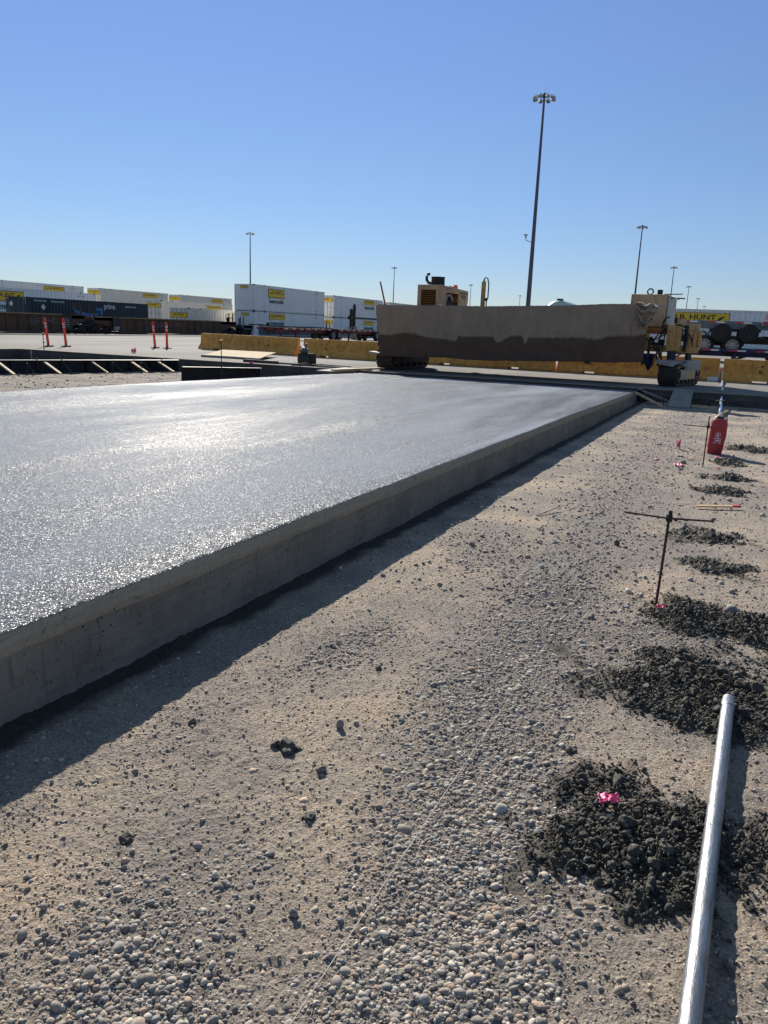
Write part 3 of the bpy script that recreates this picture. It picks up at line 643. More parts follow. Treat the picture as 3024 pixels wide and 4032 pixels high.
rag("small pink tape scrap right of the second stake's foot", -.08, 11.3, .05, .07, 10)

# the red sprayer tank
RED = mat('red_plastic', '#a82832', .38, 0, .12, 5, '#7d2227', .3, .05)
LOGO = mat('logo_white', '#e8d9d8', .5, 0, .05, 5, None, 0, 0)
t = thing("backpack_sprayer", "red plastic backpack sprayer tank standing on the crust with hose and wand", "sprayer", (-.175, 12.98, gz(-.17, 12.98)), (0, R(1.0), R(6)))
poly = [(-.115, 0), (.085, 0), (.098, .06), (.092, .075), (.102, .1), (.118, .46), (.112, .5), (.085, .545), (-.075, .545), (-.105, .5), (-.112, .46), (-.122, .1), (-.112, .075), (-.118, .06)]
mb = MB(); mb.prism(poly, 1, -.085, .085); mb.build("tank", RED, t, bevel=.016)
mb = MB()
for z in (.385, .405): mb.box(-.108, .108, -.0885, -.0845, z, z + .007)
mb.box(-.014, .0, -.0885, -.0845, .415, .5); mb.build("moulded_rib", RED, t)
mb = MB(); mb.cyl((.0, 0, .54), (.0, 0, .585), .055, .05, 16); mb.build("lid", mat('dark_plastic', '#2a2527', .5, 0, .1, 9, None, 0, 0), t)
mb = MB(); n = 20; ring = [(.033 * math.copysign(abs(math.cos(a)) ** .6, math.cos(a)), -.088, .30 + .036 * math.copysign(abs(math.sin(a)) ** .6, math.sin(a))) for a in [2 * math.pi * k / n for k in range(n + 1)]]
mb.tube(ring, .0035, 5); mb.build("emblem_ring", LOGO, t)
text("emblem_letter", "B", LOGO, t, (-.014, -.0862, .278), (1, 0, 0), (0, 0, 1), .03, .044, .002, .03)
mb = MB()
for x0, x1, z in ((-.055, .055, .238), (-.03, .05, .212), (-.035, .055, .196), (-.06, -.02, .172), (.015, .06, .172)): mb.box(x0, x1, -.0865, -.0845, z, z + .012 if z > .2 else z + .008)
mb.build("label_lines", LOGO, t)
mb = MB(); mb.tube([(-.07, -.02, .44), (-.10, -.06, .47), (-.12, -.1, .5), (-.06, -.1, .58), (.02, -.07, .64), (.1, -.05, .68)], [.008, .009, .009, .009, .011, .014], 8); mb.build("hose", mat('yellow_hose', '#b7a264', .5, 0, .15, 9, None, 0, 0), t)
mb = MB(); mb.tube([(-.03, .04, .56), (-.01, .06, .66), (.05, .07, .70), (.1, .06, .63), (.11, .02, .5), (.125, .02, .3), (.1, .06, .05)], .006, 6); mb.build("shoulder_strap", BLACK, t)
for xx in (-.075, .08):
    MB().obox((xx, -.07, .522), (.022, .02, .022), (.3, 0, 0)).build("buckle", WHITE, t)

# ------------------------------------------------------------------ slab-side construction gear
# second pipe, leaning from the crust up onto the old pavement
CHROME = mat('bright_tube', '#cfd2d4', .22, 1.0, .08, 5, None, 0, .03)
a, b = Vector((-.26, 19.7, gz(-.26, 19.7) + .04)), Vector((-.50, 32.0, .22))
t = thing("aluminium_pole", "bright aluminium pole behind the red tank, leading up onto the old pavement", "pole", a)
mb = MB(); mb.tube([Vector((0, 0, 0)), (b - a) * .5 + Vector((0, 0, .06)), b - a], .04, 14); mb.build("tube", CHROME, t)
mb = MB(); mb.cyl((b - a) * .97, b - a + (b - a) * .004, .05, .05, 12); mb.build("end_cap", mat('red_cap', '#d23a40', .5, 0, .1, 9, None, 0, 0), t)

STFORM = mat('form_steel', '#24282d', .55, .5, .4, 4, '#4a4138', .5, .15)
STEDGE = mat('form_flange', '#6b6a63', .5, .6, .3, 6, '#a59c86', .5, .1)
def form(label, A, Bp, h, flip=1, n_rib=0, grp=None):
    """steel paving form from A to B (top line), plate hanging h below, flanges and ribs towards +X side"""
    A = Vector(A); Bp = Vector(Bp); L = (Bp - A).length; dx = (Bp - A).normalized(); nx = dx.cross(Vector((0, 0, 1))).normalized()
    t = thing("steel_form", label, "steel form", A, group=grp); u = lambda s_, n_, z_: dx * s_ + nx * n_ + Vector((0, 0, z_))
    mb = MB(); P = []
    mb.bar(u(0, 0, -h / 2), u(L, 0, -h / 2), .012, h); mb.build("plate", STFORM, t)
    mb = MB(); mb.bar(u(0, .05 * flip, 0), u(L, .05 * flip, 0), .11, .022); mb.build("top_flange", STEDGE, t)
    mb = MB(); mb.bar(u(0, .06 * flip, -h + .03), u(L, .06 * flip, -h + .03), .12, .02); mb.build("bottom_flange", STEDGE, t)
    for k in range(n_rib):
        s_ = L * (k + .5) / n_rib; mb = MB(); o = len(mb.v)
        mb.prism([(0.008, -.02), (.10, -.03), (.05, -h * .5), (.24, -h + .04), (.008, -h + .04)], 1, 0, .014)
        P = [u(s_ + v[1], v[0] * flip, v[2]) for v in mb.v]; mb.v = [tuple(p) for p in P]; mb.build("stiffener", STFORM, t)
    return t
FA, FB = Vector((-22.4, 10.2, .235)), Vector((-19.55, 24.0, .085))
form("long dark steel paving form beyond the slab, backed by wooden braces", FA, FB, .50, 1, 16)
fd = (FB - FA).normalized()
GB = "wooden braces against the long form"
for k, (yt, dark, lab) in enumerate([(17.1, 0, "first"), (18.6, 0, "second"), (20.3, 0, "third"), (21.85, 0, "fourth"), (23.0, 0, "fifth")]):
    q = FA + fd * ((yt - FA.y) / fd.y); nx = fd.cross(Vector((0, 0, 1))).normalized()
    p0 = q + nx * .13 + Vector((0, 0, -.05)); p1 = q + nx * .95 + fd * .05; p1.z = -.0095 * p1.y - .06
    o = MB().bar((0, 0, 0), p1 - p0, .09 if k != 2 else .05, .04).build("wooden_brace", WOODL, loc=p0, smooth=False)
    tag(o, f"pale wooden brace leaning on the long form, {lab} of five from the left", "brace", GB)
for k, (yt, lab) in enumerate([(16.6, "first"), (17.95, "second"), (19.2, "third"), (21.1, "fourth"), (22.3, "fifth")]):
    q = FA + fd * ((yt - FA.y) / fd.y); nx = fd.cross(Vector((0, 0, 1))).normalized()
    p0 = q + nx * .12 + Vector((0, 0, -.06)); p1 = q + nx * .50 + fd * .1; p1.z = -.0095 * p1.y - .05
    o = MB().bar((0, 0, 0), p1 - p0, .05, .03).build("steel_brace", STFORM, loc=p0, smooth=False); tag(o, f"dull steel strut against the long form, {lab} of five from the left", "brace", "steel struts on the long form")
for k, (yt, lab) in enumerate([(17.75, "first"), (18.3, "second"), (19.15, "third"), (20.75, "fourth"), (21.9, "fifth"), (23.1, "sixth")]):
    q = FA + fd * ((yt - FA.y) / fd.y) + nx * (.62 if k in (0, 3, 4) else .2); z0 = -.0095 * q.y - .1
    o = MB().cyl((0, 0, -.05), (.01, 0, .36 if k in (0, 3, 4) else .5), .018, .018, 8).build("steel_pin", STEELD, loc=(q.x, q.y, z0)); tag(o, f"dark steel pin driven by the long form, {lab} of six from the left", "pin", "steel pins by the long form")
form("short dark blue-grey steel form standing beyond the slab, in front of the pit wall", (-15.5, 19.18, .19), (-15.5, 23.48, .02), .56, 1, 0)
o = MB().obox((0, 0, 0), (.3, .12, .03), (0, 0, 0)).build("board_scrap", WOODL, loc=(-21.05, 16.75, .19), rot=(0, 0, 1.4)); tag(o, "short pale board lying on top of the long form", "board")
rag("pink tape tied on the long form's top near its right part", -19.95, 22.05, .1, .1, 21, name="flagging_tape", up=.12).location.z = .02

# marker stakes by the pit
stake("dark stake with orange cap standing in front of the short steel form", -15.05, 20.6, 1.14, (0, 0), 0, 0, 0, "stakes with orange caps", False, ORCAP, -.2, .014)
stake("dark stake with orange cap and cross arm near the pale boards at the pit corner", -14.1, 24.9 - 1.0, 1.0, (0, 0), .25, .25, 0, "stakes with orange caps", True, ORCAP, -.22, .014, armz=.5)
stake("thin stake with red cap between the left pair of orange posts", -25.3, 22.9, 1.02, (0, 0), .12, .10, 0, "stakes with orange caps", True, mat('red_cap', '#d23a40', .5), -.22, .014, armz=.72)
stake("stake with orange-red cap near the gap of the two right yellow barriers", -.56, 29.6, .42, (0, 0), .12, .1, 0, "stakes with orange caps", False, ORCAP, PAVE, .014)
o = MB().box(-.02, .02, -.01, .01, -.05, .5).build("marker_lath", WOODG, loc=(-23.4, 20.6, -.2)); tag(o, "grey marker lath with a pink top left of the orange posts", "lath")
MB().box(-.021, .021, -.011, .011, .38, .5).build("pink_top", PINK, o)

# orange delineator posts
ORANGE = mat('orange_post', '#ff4a30', .5, 0, .06, 4, '#c8452f', .25, .03)
REFL = mat('reflective_band', '#cfc4c6', .35, 0, .1, 20, None, 0, 0)
def post(label, x, y, lean, shade=0):
    t = thing("delineator_post", label, "delineator post", (x, y, PAVE), (R(lean[0]), R(lean[1]), R(12)), "orange delineator posts")
    mb = MB(); mb.cyl((0, 0, .05), (0, 0, 1.12), .062, .052, 16); mb.build("tube", ORANGE, t)
    mb = MB(); mb.tube([(-.045, 0, 1.10), (-.05, 0, 1.2), (-.03, 0, 1.29), (0, 0, 1.32), (.03, 0, 1.29), (.05, 0, 1.2), (.045, 0, 1.10)], .02, 8); mb.build("loop_handle", ORANGE, t)
    for z in (.88, 1.02): MB().cyl((0, 0, z), (0, 0, z + .075), .0575, .0565, 16).build("reflective_band", REFL, t)
    mb = MB(); mb.cyl((0, 0, 0), (0, 0, .05), .25, .23, 8); mb.cyl((0, 0, .05), (0, 0, .075), .12, .08, 12); mb.build("rubber_base", BLACK, t)
post("orange post with pale bands, leftmost of the left pair", -29.52, 27.0, (0, -5.5)); post("orange post with pale bands, right one of the left pair", -29.3, 27.85, (0, -4.5))
post("orange post with pale bands, left one of the right pair", -27.12, 31.55, (0, -4)); post("orange post with pale bands, right one of the right pair beside the long barrier", -26.72, 31.98, (0, 0))

# yellow barriers
YEL = mat('barrier_yellow', '#d99b46', .8, 0, .2, 1.3, '#7d6038', .75, .12, 25)
YDK = mat('barrier_stain', '#8a6a34', .85, 0, .25, 6, '#4b3f2e', .5, .1)
def barrier_parts(t, L):
    H = .82; prof = [(-.30, 0), (.30, 0), (.30, .075), (.12, .33), (.085, H - .02), (.07, H), (-.07, H), (-.085, H - .02), (-.12, .33), (-.30, .075)]
    mb = MB(); cuts = [0, L * .17, L * .25, L * .68, L * .76, L]
    for i in range(5):
        p = [(q[0], max(q[1], .0)) for q in prof]
        if i in (1, 3): p = [(q[0], q[1] if q[1] > .08 else .085) for q in prof]
        mb.prism([(q[0], q[1]) for q in p], 0, cuts[i], cuts[i + 1])
    o = mb.build("barrier_body", YEL, t, smooth=False)
    for x in (L * .21, L * .72):
        mb = MB(); mb.obox((x, -.107, .40), (.13, .02, .13), (R(-4), 0, 0)); mb.build("anchor_pocket", YDK, t)
        mb = MB(); mb.obox((x + .03, -.096, .60), (.05, .016, .08), (R(-4), 0, 0)); mb.build("lifting_hole", mat('hole', '#2b2418', .9, 0, .1), t)
bar0 = None; BL = 5.94
for i, (x, y, a, lab) in enumerate([
        (-25.85, 33.75, -12, "leftmost yellow concrete barrier with two drain slots, its left end free"),
        (-18.72, 32.15, -3, "yellow concrete barrier directly left of the tarp-covered machine"),
        (-12.68, 31.75, -2.2, "yellow concrete barrier mostly hidden behind the left half of the brown tarp"),
        (-6.60, 31.42, -.6, "yellow concrete barrier behind the right track of the tarp-covered machine"),
        (-.52, 31.25, -1.5, "rightmost yellow concrete barrier, cut by the picture's right edge")]):
    if bar0 is None:
        bar0 = thing("jersey_barrier", lab, "barrier", (x, y, PAVE), (0, 0, R(a)), "yellow barriers across the yard"); barrier_parts(bar0, 6.85)
        first = bar0; bar1 = None
    elif i == 1:
        bar1 = thing("jersey_barrier", lab, "barrier", (x, y, PAVE), (0, 0, R(a)), "yellow barriers across the yard"); barrier_parts(bar1, BL)
    else: copy_thing(bar1, lab, (x, y, PAVE), R(a), "yellow barriers across the yard")
o = MB().box(-.18, .18, -.1, .1, 0, .16).build("concrete_block", WHITE, loc=(-.82, 30.7, PAVE), bevel=.01); tag(o, "pale concrete block by the gap between the two right barriers", "concrete block")
o = MB().box(-.09, .09, -.04, .04, 0, .5).build("white_board", WHITE, loc=(-.63, 31.3, PAVE), bevel=.01); tag(o, "white board standing in the gap between the two right barriers", "board")

# plywood and clutter on the pavement at the pit edge
PLY = mat('plywood', '#bda98a', .9, 0, .1, 2, '#7d6b52', .4, .05, spec=.1)
def poly_sheet(name, pts, th, m): return MB().add([(*p,) for p in pts] + [(p[0], p[1], p[2] - th) for p in pts], [(0, 1, 2, 3), (7, 6, 5, 4), (0, 4, 5, 1), (1, 5, 6, 2), (2, 6, 7, 3), (3, 7, 4, 0)]).build(name, m, smooth=False)
o = poly_sheet("plywood_sheet", [(-20.3, 26.6, .20), (-17.3, 26.2, .22), (-18.7, 29.6, .34), (-21.8, 29.9, .32)], .03, PLY); tag(o, "pale plywood sheet lying tilted on scraps at the pit edge", "plywood")
for x, y, l, r_ in ((-19.4, 26.4, 1.6, .1), (-18.0, 26.35, 1.3, -.15)):
    o = MB().box(-l / 2, l / 2, -.08, .08, 0, .09).build("timber", WOODG, loc=(x, y, PAVE), rot=(0, 0, r_)); tag(o, "dark timber under the %s end of the plywood sheet" % ("left" if l > 1.4 else "right"), "timber", "timbers under the plywood")
DKW = mat('dark_timber', '#4b443c', .85, 0, .3, 6, '#2a2724', .5, .2)
for x, y, l, w, hh, r_, m, lab in ((-16.3, 24.75, 1.5, .12, .1, .0, DKW, "dark timber at the pit edge left of the tool bag"), (-15.9, 24.95, 1.9, .14, .06, -.05, WOODG, "grey plank lying at the pit edge under the tool bag's left side"),
                             (-13.3, 24.9, 1.6, .1, .08, -.25, DKW, "dark timber at the pit edge right of the tool bag"), (-12.9, 24.45, 1.7, .1, .06, -.1, WOODG, "thin grey plank at the pit edge above the ramp boards"), (-14.3, 24.6, 1.0, .1, .07, .4, DKW, "short dark timber set askew right of the tool bag")):
    o = MB().box(-l / 2, l / 2, -w / 2, w / 2, 0, hh).build("timber", m, loc=(x, y, PAVE + .003), rot=(0, 0, r_)); tag(o, lab, "timber", "scrap timbers at the pit edge")
BAG = mat('bag_cloth', '#22241f', .8, 0, .3, 8, '#3f4438', .4, .3, 30)
t = thing("tool_bag", "dark green-black tool bag with grey tools on top, on the pavement by the pit", "tool bag", (-14.75, 25.5, PAVE), (0, 0, R(-8)))
mb = MB(); mb.prism([(-.28, 0), (.28, 0), (.31, .1), (.29, .34), (.24, .42), (.05, .40), (-.12, .44), (-.26, .42), (-.31, .2)], 1, -.2, .2); mb.build("bag_body", BAG, t, bevel=.04)
mb = MB(); mb.tube([(-.12, -.2, .40), (-.08, -.24, .5), (.10, -.24, .52), (.14, -.2, .40)], .014, 6); mb.build("handle", BLACK, t)
mb = MB(); mb.box(-.06, .26, -.212, -.2, .06, .30); mb.build("side_pocket", mat('bag_pocket', '#363b31', .8, 0, .3, 8), t, bevel=.005)
mb = MB(); mb.obox((-.12, .02, .52), (.24, .18, .2), (.2, .3, .3)); mb.cyl((-.1, .04, .55), (-.06, .05, .78), .05, .04, 10); mb.build("tool_head", mat('grey_plastic', '#6c7074', .5, 0, .2), t, bevel=.02)
o = poly_sheet("ramp_board", [(-12.0, 21.35, .215), (-11.45, 21.35, .215), (-11.5, 24.4, .175), (-12.6, 24.5, .185)], .04, WOODG); tag(o, "wide weathered ramp board from the slab's far left corner to the pavement", "board")
o = MB().bar((0, 0, 0), (.2, 3.3, -.03), .12, .05).build("timber", WOODL, loc=(-11.35, 21.2, .26)); tag(o, "pale timber edge beside the ramp board at the slab's far left corner", "timber")
o = MB().box(-4.3, 4.3, -.04, .04, -.05, .04).build("end_form_board", DKW, loc=(-6.95, 22.72, .165), rot=(0, .002, 0)); tag(o, "dark form board closing the far end of the wet slab", "form board")
def pebrag(): pass
rag("pink tape scrap on the far pit wall left of the tool bag", -16.3, 24.12, .1, .12, 30, up=.1).location.z = .08
rag("tiny pink tape scrap on the pavement between the pairs of orange posts", -23.5, 26.0, .22, .1, 31, up=.18).location.z = PAVE

# right end: end form braces, ramp board, scraps
t = form("dark steel end form standing past the slab's far right corner", (-2.52, 22.72, .17), (-2.48, 23.9, .15), .40, 1, 2)
for p0, p1, m, lab in (((-2.45, 22.0, .13), (-1.72, 21.75, -.17), WOODL, "pale wooden brace at the slab's far right corner, the nearer one"), ((-2.40, 23.0, .13), (-1.45, 22.95, -.18), WOODG, "grey wooden brace at the slab's far right corner, the farther one")):
    p0 = Vector(p0); o = MB().bar((0, 0, 0), Vector(p1) - p0, .09, .045).build("wooden_brace", m, loc=p0, smooth=False); tag(o, lab, "brace", "braces at the slab's end")
for x, y, hh, lab in ((-1.72, 21.95, .32, "steel pin beside the nearer brace at the slab's end"), (-2.36, 22.4, .42, "steel pin close to the slab's far right corner")):
    o = MB().cyl((0, 0, -.1), (0, 0, hh), .013, .013, 8).build("steel_pin", STEELD, loc=(x, y, -.21)); tag(o, lab, "pin", "steel pins at the slab's end")
o = poly_sheet("ramp_board", [(-1.62, 22.05, -.17), (-1.05, 22.05, -.17), (-1.12, 24.35, .165), (-1.66, 24.35, .165)], .045, mat('ramp_wood', '#8d8374', .9, 0, .3, 4, '#554c43', .5, .15)); tag(o, "broad pale ramp board leaning from the crust up to the old pavement edge", "board")
for x, y, l, r_, m, lab in ((-.75, 22.7, .65, .25, WOODL, "short pale board lying at the foot of the pavement edge right of the ramp"), (-1.95, 22.3, .5, -.2, WOODG, "grey board scrap between the two braces and the ramp"), (.55, 22.9, .9, -.05, WOODG, "grey plank lying under the pavement edge at the right")):
    o = MB().box(-l / 2, l / 2, -.05, .05, 0, .05).build("board_scrap", m, loc=(x, y, gz(x, y) + .01), rot=(0, .05, r_)); tag(o, lab, "board", "scrap boards under the pavement edge")
o = MB().tube([(-.62, 23.0, -.2), (-.6, 22.9, -.02), (-.25, 22.6, .03), (.1, 22.9, -.05), (.4, 23.1, -.18)], .02, 6).build("hose_loop", BLACK); tag(o, "loose black hose looped at the foot of the old pavement edge", "hose")

# ------------------------------------------------------------------ slipform paver
PYEL = mat('machine_yellow', '#c99c58', .65, .0, .22, 3, '#6f5433', .6, .12, 30)
PTAN = mat('machine_tan', '#cba679', .7, .0, .2, 3, '#7d6a55', .7, .12, 30, (1, 1, .3))
PORG = mat('machine_orange', '#a9682c', .65, 0, .2, 3, '#5e4328', .6, .1)
PDRK = mat('machine_dark', '#2c2926', .7, .3, .3, 6, '#4d4336', .6, .2)
PGRY = mat('machine_grey', '#9b9a92', .65, .0, .2, 3, '#6b665c', .6, .12)
PBLU = mat('hydraulic_blue', '#1f2b40', .5, .3, .25, 6, '#3b3a38', .4, .05)
TRK = mat('track_steel', '#3d3833', .7, .4, .35, 10, '#6d5c4b', .6, .25)
pv = thing("slipform_paver", "big yellow slipform paving machine on crawler tracks standing past the slab's far end", "paving machine", (-6.9, 27.0, PAVE))
OFF = (6.9, -27.0, -PAVE)
def pp(mb, name, m, parent=pv, bevel=0.0, smooth=True):
    o = mb.build(name, m, parent, loc=OFF if parent is pv else (0, 0, 0), bevel=bevel, smooth=smooth); return o
def track(cx, y0, y1, w, h, z0, rz, fender):
    L = y1 - y0; r = h / 2; e = bpy.data.objects.new("crawler_track", None); COL.objects.link(e); e.parent = pv
    e.location = (cx + 6.9, (y0 + y1) / 2 - 27, z0 - PAVE); e.rotation_euler = (0, 0, rz)
    path = []; n = 12
    for k in range(n + 1): a = -math.pi / 2 + math.pi * k / n; path.append((L / 2 - r + r * math.cos(a), r + r * math.sin(a)))
    for k in range(n + 1): a = math.pi / 2 + math.pi * k / n; path.append((-L / 2 + r + r * math.cos(a), r + r * math.sin(a)))
    inner = [(p[0] * (1 - .1 / L), r + (p[1] - r) * .82) for p in path]
    mb = MB(); nP_ = len(path)
    V = [(-w / 2, *p) for p in path] + [(w / 2, *p) for p in path] + [(-w / 2, *p) for p in inner] + [(w / 2, *p) for p in inner]; F = []
    for i in range(nP_):
        j = (i + 1) % nP_; F += [(i, j, nP_ + j, nP_ + i), (2 * nP_ + i, 3 * nP_ + i, 3 * nP_ + j, 2 * nP_ + j), (i, 2 * nP_ + i, 2 * nP_ + j, j), (nP_ + i, nP_ + j, 3 * nP_ + j, 3 * nP_ + i)]
    mb.add(V, F)
    # track shoes with grousers, spaced round the loop
    P = [Vector((0, p[0], p[1])) for p in path] + [Vector((0, *path[0]))]; acc = 0
    for i in range(len(P) - 1):
        sgm = (P[i + 1] - P[i]).length
        while acc < sgm:
            q = P[i].lerp(P[i + 1], acc / sgm); d = (P[i + 1] - P[i]).normalized(); ang = math.atan2(d.z, d.y)
            mb.obox(q, (w + .02, .15, .03), (ang, 0, 0)); nn = Vector((0, d.z, -d.y)); mb.obox(q + nn * .025, (w + .02, .02, .04), (ang, 0, 0)); acc += .175
        acc -= sgm
    mb.build("track_belt", TRK, e, smooth=False)
    mb = MB(); mb.box(-w * .3, w / 2 + .012, -L / 2 + r * 1.1, L / 2 - r * 1.1, r * .55, r * 1.5); mb.build("track_frame", PTAN if fender else PDRK, e, bevel=.01)
    mb = MB()
    for yy in (-L / 2 + r, L / 2 - r): mb.cyl((-w / 2 - .005, yy, r), (w / 2 + .02, yy, r), r * .62, r * .62, 18); mb.cyl((w / 2 + .02, yy, r), (w / 2 + .06, yy, r), r * .22, r * .22, 12)
    for k in range(5): yy = (-L / 2 + r) + (L - 2 * r) * (k + .5) / 5; mb.cyl((-w / 2, yy, r * .38), (w / 2 + .005, yy, r * .38), .09, .09, 12)
    mb.build("roller", TRK, e)
    if fender:
        mb = MB(); mb.add([(-w * .62, -L / 2 - .15, h + .02), (w * .25, -L / 2 - .02, h - .06), (w * .62, -L * .1, h - .04), (-w * .3, -L * .2, h + .08),
                           (-w * .62, -L / 2 - .15, h + .14), (w * .25, -L / 2 - .02, h + .10), (w * .62, -L * .1, h + .02), (-w * .3, -L * .2, h + .14)],
                          [(3, 2, 1, 0), (4, 5, 6, 7), (0, 1, 5, 4), (1, 2, 6, 5), (2, 3, 7, 6), (3, 0, 4, 7)])
        mb.box(w * .42, w * .56, -L * .1, L / 2 - .1, h - .18, h + .12); mb.box(w * .42, w * .54, -L * .12, -L * .07, h - .42, h); mb.box(w * .42, w * .54, L * .36, L * .42, h - .42, h); mb.box(-w * .4, w * .5, -L * .1, L / 2 - .1, h + .1, h + .13)
        mb.build("track_fender", PGRY, e, bevel=.008)
    else:
        mb = MB(); mb.box(-w / 2, w / 2 + .03, -L * .38, -L * .2, h - .06, h + .25); mb.box(-w / 2, w / 2 + .03, L * .18, L * .36, h - .06, h + .25); mb.box(-w * .4, w * .4, -L * .1, L * .1, h - .1, h + .5); mb.build("track_mount", PDRK, e)
    return e
track(-11.42, 25.15, 28.75, .58, .72, PAVE + .035, 0, False)
track(-1.72, 25.55, 28.0, .52, .64, PAVE + .035, R(-14), True)
# body frame behind the tarp
mb = MB()
mb.box(-11.9, -2.9, 25.5, 25.75, 1.5, 1.95); mb.box(-11.9, -2.9, 27.9, 28.15, 1.5, 1.95)
for x in (-11.7, -9.2, -6.8, -4.4, -3.1): mb.box(x - .12, x + .12, 25.75, 27.9, 1.52, 1.9)
mb.box(-11.8, -11.2, 25.4, 28.3, .95, 1.5); pp(mb, "main_frame", PDRK, bevel=.01)
mb = MB(); mb.box(-10.9, -3.2, 25.9, 27.7, .85, 1.48); pp(mb, "paving_mould", PDRK, bevel=.01)
mb = MB(); mb.box(-11.6, -2.9, 25.35, 28.4, 2.02, 2.12); pp(mb, "deck", PDRK)
mb = MB()
for x in (-11.5, -9.0, -6.6, -4.4): mb.box(x - .05, x + .05, 25.08, 25.35, .72, 2.28)
mb.box(-11.6, -2.75, 25.07, 25.12, 2.24, 2.3); pp(mb, "tarp_rail", PDRK)
mb = MB(); mb.add([(-11.95, 24.98, .70), (-11.45, 24.92, .67), (-11.45, 25.35, .68), (-11.9, 25.3, .71), (-11.95, 24.98, .76), (-11.45, 24.92, .72), (-11.45, 25.35, .73), (-11.9, 25.3, .77)], [(3, 2, 1, 0), (4, 5, 6, 7), (0, 1, 5, 4), (1, 2, 6, 5), (2, 3, 7, 6), (3, 0, 4, 7)]); pp(mb, "foot_plate", PGRY)
# engine house
mb = MB(); X0, X1, Y0, Y1, Z0, Z1 = -11.02, -10.1, 27.0, 30.05, 2.1, 3.16
mb.box(X0, X1, Y0, Y0 + .05, Z0, 2.3); mb.box(X0, X1, Y0, Y0 + .05, 2.98, Z1); mb.box(X0, X0 + .14, Y0, Y0 + .05, 2.3, 2.98); mb.box(X1 - .2, X1, Y0, Y0 + .05, 2.3, 2.98)     # front frame round the grille
mb.prism([(Y0 + .05, Z1), (Y1, Z1 - .06), (Y1, Z1 - .12), (Y0 + .05, Z1 - .06)], 0, X0, X1)
mb.box(X1 - .04, X1, Y0 + .05, 27.54, Z0, Z1 - .07); mb.box(X1 - .04, X1, 27.54, 28.92, 2.93, Z1 - .09)
mb.prism([(28.92, Z0), (29.75, Z0), (Y1, 2.7), (Y1, Z1 - .125), (28.92, Z1 - .09)], 0, X1 - .045, X1 + .003); mb.box(X0, X0 + .04, Y0 + .05, Y1, Z0, Z1 - .1); mb.box(X0, X1, Y1 - .05, Y1 - .01, Z0 + .5, Z1 - .13)
eng = pp(mb, "engine_house", PTAN, bevel=.006)
mb = MB()
for k in range(9): mb.obox((-10.59, 27.06, 2.33 + k * .075), (.56, .07, .012), (.5, 0, 0))
pp(mb, "radiator_grille", PORG, smooth=False)
mb = MB(); mb.box(-10.9, -10.28, 27.14, 27.18, 2.3, 2.99); pp(mb, "radiator_core", PDRK)
mb = MB(); mb.box(-10.95, -10.2, 27.5, 29.6, 2.12, 2.62); mb.box(-10.75, -10.3, 27.8, 28.7, 2.62, 2.85); pp(mb, "engine_block", PDRK, bevel=.02)
mb = MB(); mb.tube([(-10.2, 27.7, 2.55), (-10.2, 27.85, 2.82), (-10.2, 28.2, 2.86), (-10.2, 28.45, 2.7)], .06, 8); mb.cyl((-10.17, 27.75, 2.25), (-10.17, 27.75, 2.42), .06, .06); pp(mb, "engine_pipe", PGRY)
mb = MB(); mb.cyl((-10.36, 27.3, 3.15), (-10.36, 27.3, 3.42), .25, .24, 20); mb.cyl((-10.36, 27.3, 3.42), (-10.36, 27.3, 3.445), .26, .26, 20)
mb.tube([(-10.5, 27.3, 3.22), (-10.72, 27.28, 3.24), (-10.79, 27.27, 3.34), (-10.79, 27.27, 3.48), (-10.77, 27.27, 3.53), (-10.68, 27.27, 3.55)], .055, 8); pp(mb, "muffler", PDRK)
mb = MB(); mb.cyl((-10.4, 29.35, 3.09), (-10.4, 29.35, 3.13), .1, .1, 14); pp(mb, "beacon_base", PDRK)
mb = MB(); mb.cyl((-10.4, 29.35, 3.13), (-10.4, 29.35, 3.29), .09, .075, 14); pp(mb, "beacon", mat('beacon_orange', '#e5592a', .3, 0, .1))
mb = MB(); mb.tube([(-10.3, 28.2, 3.13), (-10.3, 28.4, 3.2), (-10.3, 29.0, 3.16)], .015, 6); pp(mb, "grab_rail", PDRK)
mb = MB()
for z, y0, y1 in ((2.98, 29.02, 29.85), (2.88, 29.12, 29.75), (2.8, 29.3, 29.7)): mb.box(-10.097, -10.09, y0, y1, z - .025, z + .03)
pp(mb, "faded_lettering", mat('faded_mark', '#6f5a40', .8, 0, .4, 30), smooth=False)
mb = MB(); mb.add([(-8.60, 26.98, 2.1), (-8.44, 26.98, 2.1), (-8.44, 26.98, 3.25), (-8.52, 26.98, 3.36), (-8.60, 26.98, 3.25), (-8.58, 27.06, 2.1), (-8.46, 27.06, 2.1), (-8.46, 27.06, 3.25), (-8.52, 27.06, 3.36), (-8.58, 27.06, 3.25)], [(0, 1, 2, 3, 4), (9, 8, 7, 6, 5), (0, 5, 6, 1), (1, 6, 7, 2), (2, 7, 8, 3), (3, 8, 9, 4), (4, 9, 5, 0)]); pp(mb, "steering_mast", PYEL)
mb = MB(); mb.tube([(-8.52, 26.95, 3.34), (-8.46, 26.95, 3.42), (-8.38, 26.95, 3.4), (-8.33, 26.95, 3.2), (-8.33, 26.95, 2.75), (-8.38, 26.95, 2.6), (-8.37, 26.95, 2.1)], .022, 6); mb.cyl((-8.42, 26.9, 2.68), (-8.34, 26.9, 2.68), .05, .05, 8); pp(mb, "hydraulic_hose", BLACK)
mb = MB(); mb.cyl((-12.18, 27, 2.0), (-12.53, 27, 3.24), .035, .03, 8); mb.cyl((-12.18, 27, 2.0), (-11.8, 27, 1.9), .03, .03, 8); pp(mb, "sensor_pole", mat('rust_pole', '#8a4a36', .7, .2, .3, 8))
